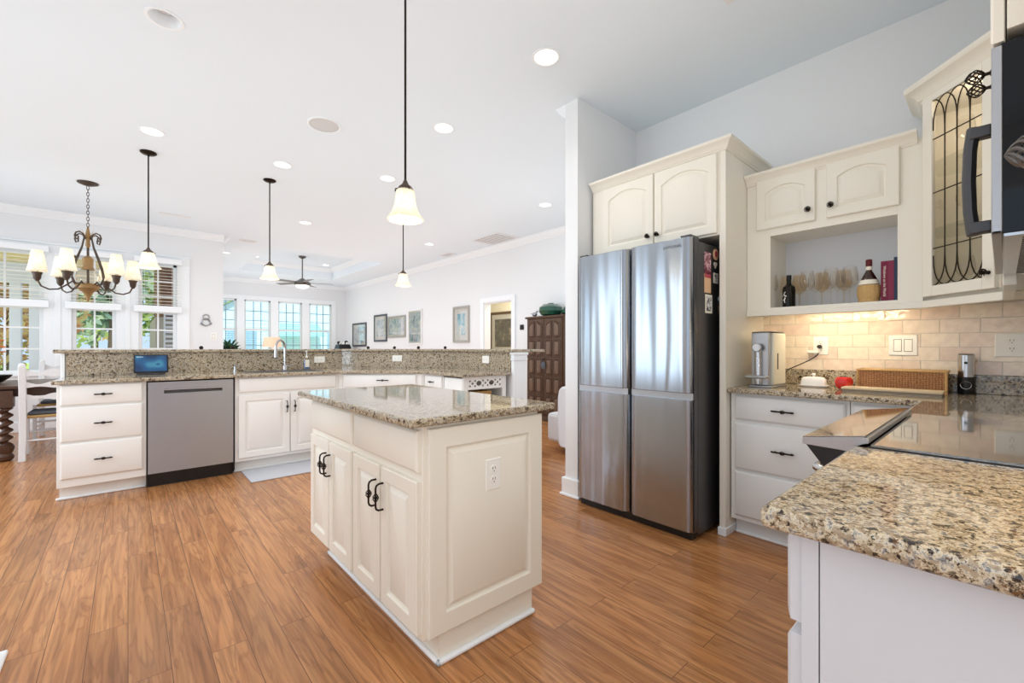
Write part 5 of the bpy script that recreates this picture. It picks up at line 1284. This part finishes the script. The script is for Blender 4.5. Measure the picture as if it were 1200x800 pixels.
picture('framed_picture', 'tall narrow dark-framed pale blue print on the gallery wall', 11.83, 11.02, 1.32, 2.07, 'frame_dark', 'art_blue', .05, .10)
picture('framed_picture', 'square silver-framed pale blue print on the gallery wall', 10.97, 9.97, 1.42, 1.98, 'frame_silver', 'art_blue', .05, .03)
picture('framed_picture', 'tall white-framed print, fourth from the room corner', 9.83, 9.15, 1.23, 2.09, 'frame_white', 'art_sea', .04, .03)
picture('framed_picture', 'silver-framed teal watercolour nearest the doorway', 7.83, 7.24, 1.265, 2.025, 'frame_silver', 'art_teal', .045, .11)
picture('framed_picture', 'dark figure print in a brown frame inside the hall doorway', 8.05, 7.05, 1.0, 1.98, 'frame_brown', 'art_dark', .06, .11, 6.45, None)
tsd = thing('thermostat', 'tiny dark thermostat on the gallery wall left of the armoire', 'thermostat', (GX, 5.66, 1.52), -pi/2); obj('case', MB().box(-.045, .045, -.02, 0, -.045, .045), 'black', tsd, .006); obj('dial_face', MB().box(-.03, .03, -.022, -.02, -.03, .03), 'slot', tsd)
# armoire
am = thing('armoire', 'carved dark walnut two-door armoire against the gallery wall', 'armoire', (4.93, 4.79, 0), -pi/2)
# local x = 4.79-Y ; front -y faces -X
aw = .405
obj('carcass', MB().box(-aw, aw, 0, .31, .08, 1.64), 'armoire', am, .004); obj('plinth', MB().box(-aw-.02, aw+.02, -.02, .31, 0, .08), 'armoire', am, .008); obj('cornice', MB().box(-aw-.025, aw+.025, -.03, .31, 1.625, 1.66), 'armoire', am, .01)
for sx in (-1, 1):
    x0, x1 = (-aw+.03, -.004) if sx < 0 else (.004, aw-.03)
    dd = obj('door', MB().box(x0, x1, -.022, -.001, .10, 1.61), 'armoire', am, .003)
    cw = (x1-x0-.03)/2
    for r_ in range(5):
        for c_ in range(2):
            a0 = x0+.015+c_*cw+.012; a1 = a0+cw-.024; b0 = .13+r_*.295; b1 = b0+.27
            n = 8; rr = min(.035, (a1-a0)/2-.004)
            def oct_(ins, d, rise=(.05 if r_ == 4 else 0)):
                pts = [(a0+ins+.012, -d, b0+ins), (a1-ins-.012, -d, b0+ins), (a1-ins, -d, b0+ins+.02), (a1-ins, -d, b1-ins-.02-(rise if (c_ == 1 and sx < 0) or (c_ == 1 and sx > 0) else 0)), (a1-ins-.012, -d, b1-ins-(rise*.8 if c_ == 1 else 0)), (a0+ins+.012, -d, b1-ins-(rise*.8 if c_ == 0 else 0)), (a0+ins, -d, b1-ins-.02-(rise if c_ == 0 else 0)), (a0+ins, -d, b0+ins+.02)]
                return pts
            obj('raised_panel', MB().loft([oct_(0, .021), oct_(.004, .034), oct_(.012, .036), oct_(.020, .028), oct_(.024, .026), oct_(.034, .036)]), 'armoire', dd, 0, 20)
            obj('panel_field', MB().loft([oct_(.033, .0355), oct_(.036, .039), oct_(.040, .040)]), 'armoire_panel', dd)
obj('knob', MB().lathe([(.006, -.022), (.006, -.04), (.012, -.048), (.006, -.054)], 12, (.03, 0, .98), 'y'), 'bronze', am)
tas = thing('hanging_ornament', 'grey-blue ornament hanging from the armoire door knob', 'ornament', (4.865, 4.76, .98), -pi/2)
obj('loop', MB().tube([(.0, .0, .0), (-.015, -.005, -.03), (0, -.005, -.05), (.012, -.005, -.03), (0, 0, 0)], .003, 6), 'bronze', tas); obj('pendant', MB().ball((0, -.005, -.10), .05, 12, 8, (1, .4, 1.25)), 'cushion', tas)
gu = thing('green_pumpkin_jar', 'large round green glazed jar on top of the armoire', 'jar', (5.08, 4.80, 1.66))
obj('body', MB().lathe([(.09, 0), (.16, .02), (.20, .08), (.19, .14), (.12, .19), (.05, .20)], 30, flute=.03, fn=9), 'green_glaze', gu); obj('lid', MB().lathe([(.05, .198), (.045, .21), (.015, .215)], 16), 'green_glaze', gu)
gs = thing('green_jar', 'smaller dark green jar at the right on the armoire', 'jar', (5.08, 4.42, 1.66)); obj('body', MB().lathe([(.06, 0), (.11, .03), (.12, .08), (.08, .125), (.05, .13)], 26, flute=.03, fn=8), 'green_glaze', gs); obj('rim', MB().lathe([(.05, .128), (.055, .14), (.045, .142)], 20), 'green_glaze', gs)
sf = thing('silver_figurine', 'small silver bird figurine at the left on the armoire', 'figurine', (5.03, 5.12, 1.66)); obj('body', MB().ball((0, 0, .045), .04, 12, 8, (1, 1.3, .9)).lathe([(.03, 0), (.012, .01), (.01, .02)], 12), 'silver', sf); obj('head', MB().ball((0, -.05, .09), .02, 8, 6), 'silver', sf); obj('tail', MB().tube([(0, .04, .05), (0, .1, .07)], [.014, .004], 6), 'silver', sf)
# white upholstered chair by the armoire, only its rounded back shows
pc = thing('armchair', 'white rounded armchair partly hidden behind the column', 'chair', (3.78, 2.95, 0), 0)
obj('backrest', MB().loft([[(-.31+.03*s, -.26*s, z), (-.20, -.30*s, z), (.30, -.30*s, z), (.34, -.2*s, z), (.34, .2*s, z), (.30, .30*s, z), (-.20, .30*s, z), (-.31+.03*s, .26*s, z)] for z, s in ((.08, .82), (.12, .96), (.35, 1.02), (.62, 1.0), (.70, .93), (.735, .75))]), 'boucle', pc, .02, 60)
obj('seat', MB().box(-.2, .28, .28, .5, .1, .42), 'boucle', pc, .04)
for sx in (-.25, .27): obj('leg', MB().tube([(sx, -.2, 0), (sx, -.2, .1)], [.012, .02], 8), 'walnut', pc)

# living room pieces seen over the bar
lp = atd(319, 11.6)
sdt = thing('side_table', 'small walnut side table carrying the peach lamp', 'table', (lp[0], lp[1], 0)); obj('top', MB().lathe([(.28, .60), (.28, .63)], 28), 'walnut', sdt); obj('pedestal', MB().lathe([(.18, 0), (.16, .03), (.03, .06), (.025, .6)], 18), 'walnut', sdt)
tl = thing('table_lamp', 'table lamp with peach drum shade seen behind the faucet', 'lamp', (lp[0], lp[1], .63)); obj('base', MB().lathe([(.09, 0), (.09, .02), (.04, .05), (.07, .2), (.05, .38), (.015, .45), (.015, .56)], 20), 'porcelain', tl)
sh = [(.24, .54), (.19, .80)]; obj('shade', MB().lathe(sh+[(r-.004, z) for r, z in sh[::-1]], 28, cap=False), 'lamp_linen', tl)
pp = atd(266.5, 11.4)
ps = thing('plant_stand', 'white pedestal carrying the dark green houseplant', 'stand', (pp[0], pp[1], 0)); obj('column', MB().lathe([(.14, 0), (.14, .04), (.09, .07), (.09, .62), (.14, .66), (.14, .70)], 20), 'trim', ps); obj('top_slab', MB().box(-.16, .16, -.16, .16, .70, .72), 'trim', ps, .004)
pt = thing('potted_plant', 'dark leafy houseplant in front of the leftmost living window', 'plant', (pp[0], pp[1], .72)); obj('pot', MB().lathe([(.09, 0), (.12, .18), (.125, .19), (.11, .19), (.10, .15)], 22, cap=False), 'porcelain', pt)
lv = MB(); rnd = random.Random(5)
for k in range(80):
    a = rnd.uniform(0, 2*pi); e = rnd.uniform(.2, 1.35); r = rnd.uniform(.2, .36); u = Vector((cos(a)*cos(e), sin(a)*cos(e), sin(e))); s = u.cross(Vector((0, 0, 1))).normalized()*.04
    b = Vector((0, 0, .17)) + u*r*.35 + Vector((rnd.uniform(-.06, .06), rnd.uniform(-.06, .06), rnd.uniform(0, .2))); lv.add([b, b+u*r*.5+s, b+u*r+Vector((0, 0, -.08)), b+u*r*.5-s], [(0, 1, 2, 3)])
obj('foliage', lv, 'leaf_house', pt)
cp = (4.86, 13.2)
cs = thing('console_table', 'low dark console in the far living room corner', 'table', (cp[0], cp[1], 0)); obj('top', MB().box(-.35, .35, -.3, .3, .92, .95), 'walnut', cs, .005)
for sx in (-.3, .3):
    for sy in (-.25, .25): obj('leg', MB().box(sx-.025, sx+.025, sy-.025, sy+.025, 0, .92), 'walnut', cs, .003)
bx = thing('black_planter', 'black tapered planter with small white ornaments in the far corner', 'planter', (cp[0], cp[1], .95)); obj('pot', MB().loft([[(x*s, y*s, z) for x, y in ((-.2, -.2), (.2, -.2), (.2, .2), (-.2, .2))] for s, z in ((1, 0), (.92, .2), (.78, .30))]), 'black', bx, .005)
bl = MB(); 
for k in range(7): bl.ball((.13*cos(k*.9), .13*sin(k*.9), .33), .04, 8, 6)
obj('ornaments', bl, 'white', bx); obj('dark_sprigs', MB().ball((.12, .05, .36), .06, 8, 6).ball((-.14, -.04, .35), .05, 8, 6), 'black', bx)
# wall ornament, switch on the dining wall
wo = thing('wall_ornament', 'small pale wire heart ornament on the dining wall', 'ornament', (.985, 8.9, 1.62))
orn = MB()
for dz, r in ((.05, .045), (-.03, .06)): orn.tube([(r*cos(a), -.01, dz+r*sin(a)) for a in [2*pi*i/18 for i in range(18)]], .007, 6, True)
orn.tube([(-.05, -.01, -.02), (-.08, -.012, -.07), (0, -.012, -.10), (.08, -.012, -.06), (.03, -.01, .0)], .007, 6)
obj('wire', orn, 'silver', wo)
obj('hook', MB().tube([(0, 0, .10), (0, -.012, .10)], .004, 6), 'silver', wo)
outlet('white light switch on the dining wall below the wire ornament', (1.09, 8.9, 1.35), 0, 1, 'switch', .08, .12)

# ------------------------------------------------------------------ outdoors
struct('ground_lawn', MB().box(-30, 40, 14.4, 60, -.6, -.3).box(-30, 1.0, 9.1, 14.4, -.6, -.3), 'grass')
pch = thing('porch', 'covered porch with pale posts and tan ceiling outside the dining windows', 'porch', (-1.2, 10, -.3))
obj('deck', MB().box(-2.2, 1.9, -.9, 1.5, 0, .12), 'concrete', pch); obj('porch_ceiling', MB().box(-2.4, 1.3, -.9, 1.6, 2.95, 3.05), 'porchceil', pch)
obj('beam', MB().box(-2.4, 1.3, 1.45, 1.6, 2.6, 2.95), 'porchwhite', pch)
for x in (-.28, -.05): obj('post', MB().box(x-.07, x+.07, 1.45, 1.6, .12, 2.6), 'porchwhite', pch, .01)
obj('railing', MB().box(-2.2, -.3, 1.5, 1.54, .9, .96).box(-2.2, -.3, 1.5, 1.54, .25, .3), 'porchwhite', pch)
# brown clapboard and shuttered window on the outside of the living room wing
sid = MB()
for i in range(20): sid.prism([(0, -.2+i*.15), (-.02, -.2+i*.15), (-.004, -.05+i*.15), (0, -.05+i*.15)], 9.06, 14.2, 'y')
sg = struct('wall_siding', sid, 'brick'); sg.location = (1.045, 0, 0)
wing = struct('wall_wing', MB().box(.48, 1.04, 10.9, 13.9, 1.75, 3.2), 'brick')
struct('wall_wing_base', MB().box(.40, 1.04, 10.85, 13.9, -.3, 1.75), 'concrete')
shw = thing('window_shutter', 'white-slatted shutter on the brown outside wall seen through the right dining window', 'shutter', (.72, 10.85, 1.25), pi/2); obj('frame', MB().box(-.03, 0, -.2, -.17, -.6, .6).box(-.03, 0, .17, .2, -.6, .6).box(-.03, 0, -.17, .17, -.6, -.54).box(-.03, 0, -.17, .17, .54, .6), 'porchwhite', shw)
sl = MB()
for i in range(12): sl.box(-.025, -.008, -.17, .17, -.53+i*.09, -.48+i*.09)
obj('slats', sl, 'porchwhite', shw)
def leaf_cloud(mb, c, r, n, size, rnd):
    for _ in range(n):
        while True:
            v = Vector((rnd.uniform(-1, 1), rnd.uniform(-1, 1), rnd.uniform(-1, 1)))
            if .25 < v.length < 1: break
        p = Vector((c[0]+v.x*r[0], c[1]+v.y*r[1], c[2]+v.z*r[2]))
        a = Vector((rnd.gauss(0, 1), rnd.gauss(0, 1), rnd.gauss(0, 1))).normalized(); b = a.orthogonal().normalized(); s = size*rnd.uniform(.6, 1.3)
        mb.add([p+a*s, p+b*s*.55, p-a*s, p-b*s*.55], [(0, 1, 2, 3)])
    return mb
def tree(name, lab, cat, x, y, h, r, m, n=1400, size=.13, grp='trees outside the windows', z0=-.3):
    t = thing(name, lab, cat, (x, y, z0), 0, grp); rnd = random.Random(int(x*100+y*7))
    if name != 'shrub':
        tk = MB().tube([(0, 0, 0), (.05, .02, h*.35), (-.03, .05, h*.7)], [.16, .12, .06], 8)
        for k in range(4):
            a = k*1.6; tk.tube([(0, 0, h*.35+k*.2), (r*.5*cos(a), r*.5*sin(a), h*.6+k*.2)], [.06, .02], 6)
        obj('trunk', tk, 'bark', t)
    else:
        tk = MB()
        for k in range(4): tk.tube([(0, 0, 0), (r*.4*cos(k*1.6), r*.4*sin(k*1.6), h*.6)], [.03, .01], 6)
        obj('stem', tk, 'bark', t)
    f = MB()
    for k in range(6):
        a = k*1.05+.3; q = r*.45*(k > 0); leaf_cloud(f, (q*cos(a), q*sin(a), h*(.35 if name == 'shrub' else .55)+rnd.uniform(-.1, .25)*h), (r*.6, r*.6, h*.28), n//6, size, rnd)
    obj('foliage', f, m, t)
tree('tree', 'autumn orange tree outside the left dining window', 'tree', -2.0, 14.8, 4.8, 1.5, 'leaf_orange', 2200, .11)
tree('tree', 'green tree outside the left dining window beside the porch posts', 'tree', -5.4, 18, 7.0, 2.6, 'leaf_green', 1800, .2)
tree('tree', 'tall green tree left of centre outside the middle dining window', 'tree', -1.7, 22, 7.5, 2.3, 'leaf_green', 2000, .2)
tree('tree', 'shaded tree with dark trunk outside the middle dining window', 'tree', -.35, 17.3, 6.0, 1.2, 'leaf_blue', 1300, .16)
tree('tree', 'orange-tinged tree outside the middle dining window', 'tree', -1.2, 28, 6.5, 2.0, 'leaf_orange', 1400, .2)
tree('tree', 'green tree outside the right dining window', 'tree', .95, 19.8, 5.6, .9, 'leaf_green', 1400, .13)
tree('shrub', 'yellow-green shrub below the left dining window', 'shrub', -1.7, 12.5, 1.4, .7, 'leaf_green', 900, .08)
tree('shrub', 'bright shrub below the middle dining window', 'shrub', -.75, 14.0, 1.3, .6, 'leaf_green', 900, .1)
tree('shrub', 'low shrub outside the right dining window', 'shrub', .3, 15.2, 1.6, .6, 'leaf_blue', 700, .09)
tree('tree', 'tree beyond the pale blue house outside the living windows', 'tree', 4.0, 27.5, 7.5, 2.4, 'leaf_green', 1300, .25)
hs = thing('neighbour_house', 'pale blue sided house with grey gable outside the living windows', 'house', (5.2, 19.5, -.3))
wls = MB().box(-3.2, 3.2, 0, 4, 0, 2.6)
for i in range(17): wls.prism([(0, i*.15), (-.02, i*.15), (-.004, .15+i*.15)], -3.2, 3.2, 'x')
obj('wall', wls, 'bluesiding', hs); obj('gable', MB().prism([(-3.2, 2.6), (3.2, 2.6), (0, 4.6)], 0, 4, 'y'), 'bluesiding', hs)
obj('roof', MB().prism([(-3.6, 2.40), (0, 4.75), (3.6, 2.40), (3.6, 2.56), (0, 4.95), (-3.6, 2.56)], -.3, 4.2, 'y'), 'roofgrey', hs)
obj('awning', MB().prism([(0, 2.4), (-1.0, 1.9), (-1.0, 1.95), (0, 2.46)], -.9, .9, 'x'), 'teal', hs)
obj('window', MB().box(-2.4, -1.4, -.03, 0, .9, 2.1).box(1.3, 2.3, -.03, 0, .9, 2.1), 'bluegrille', hs)
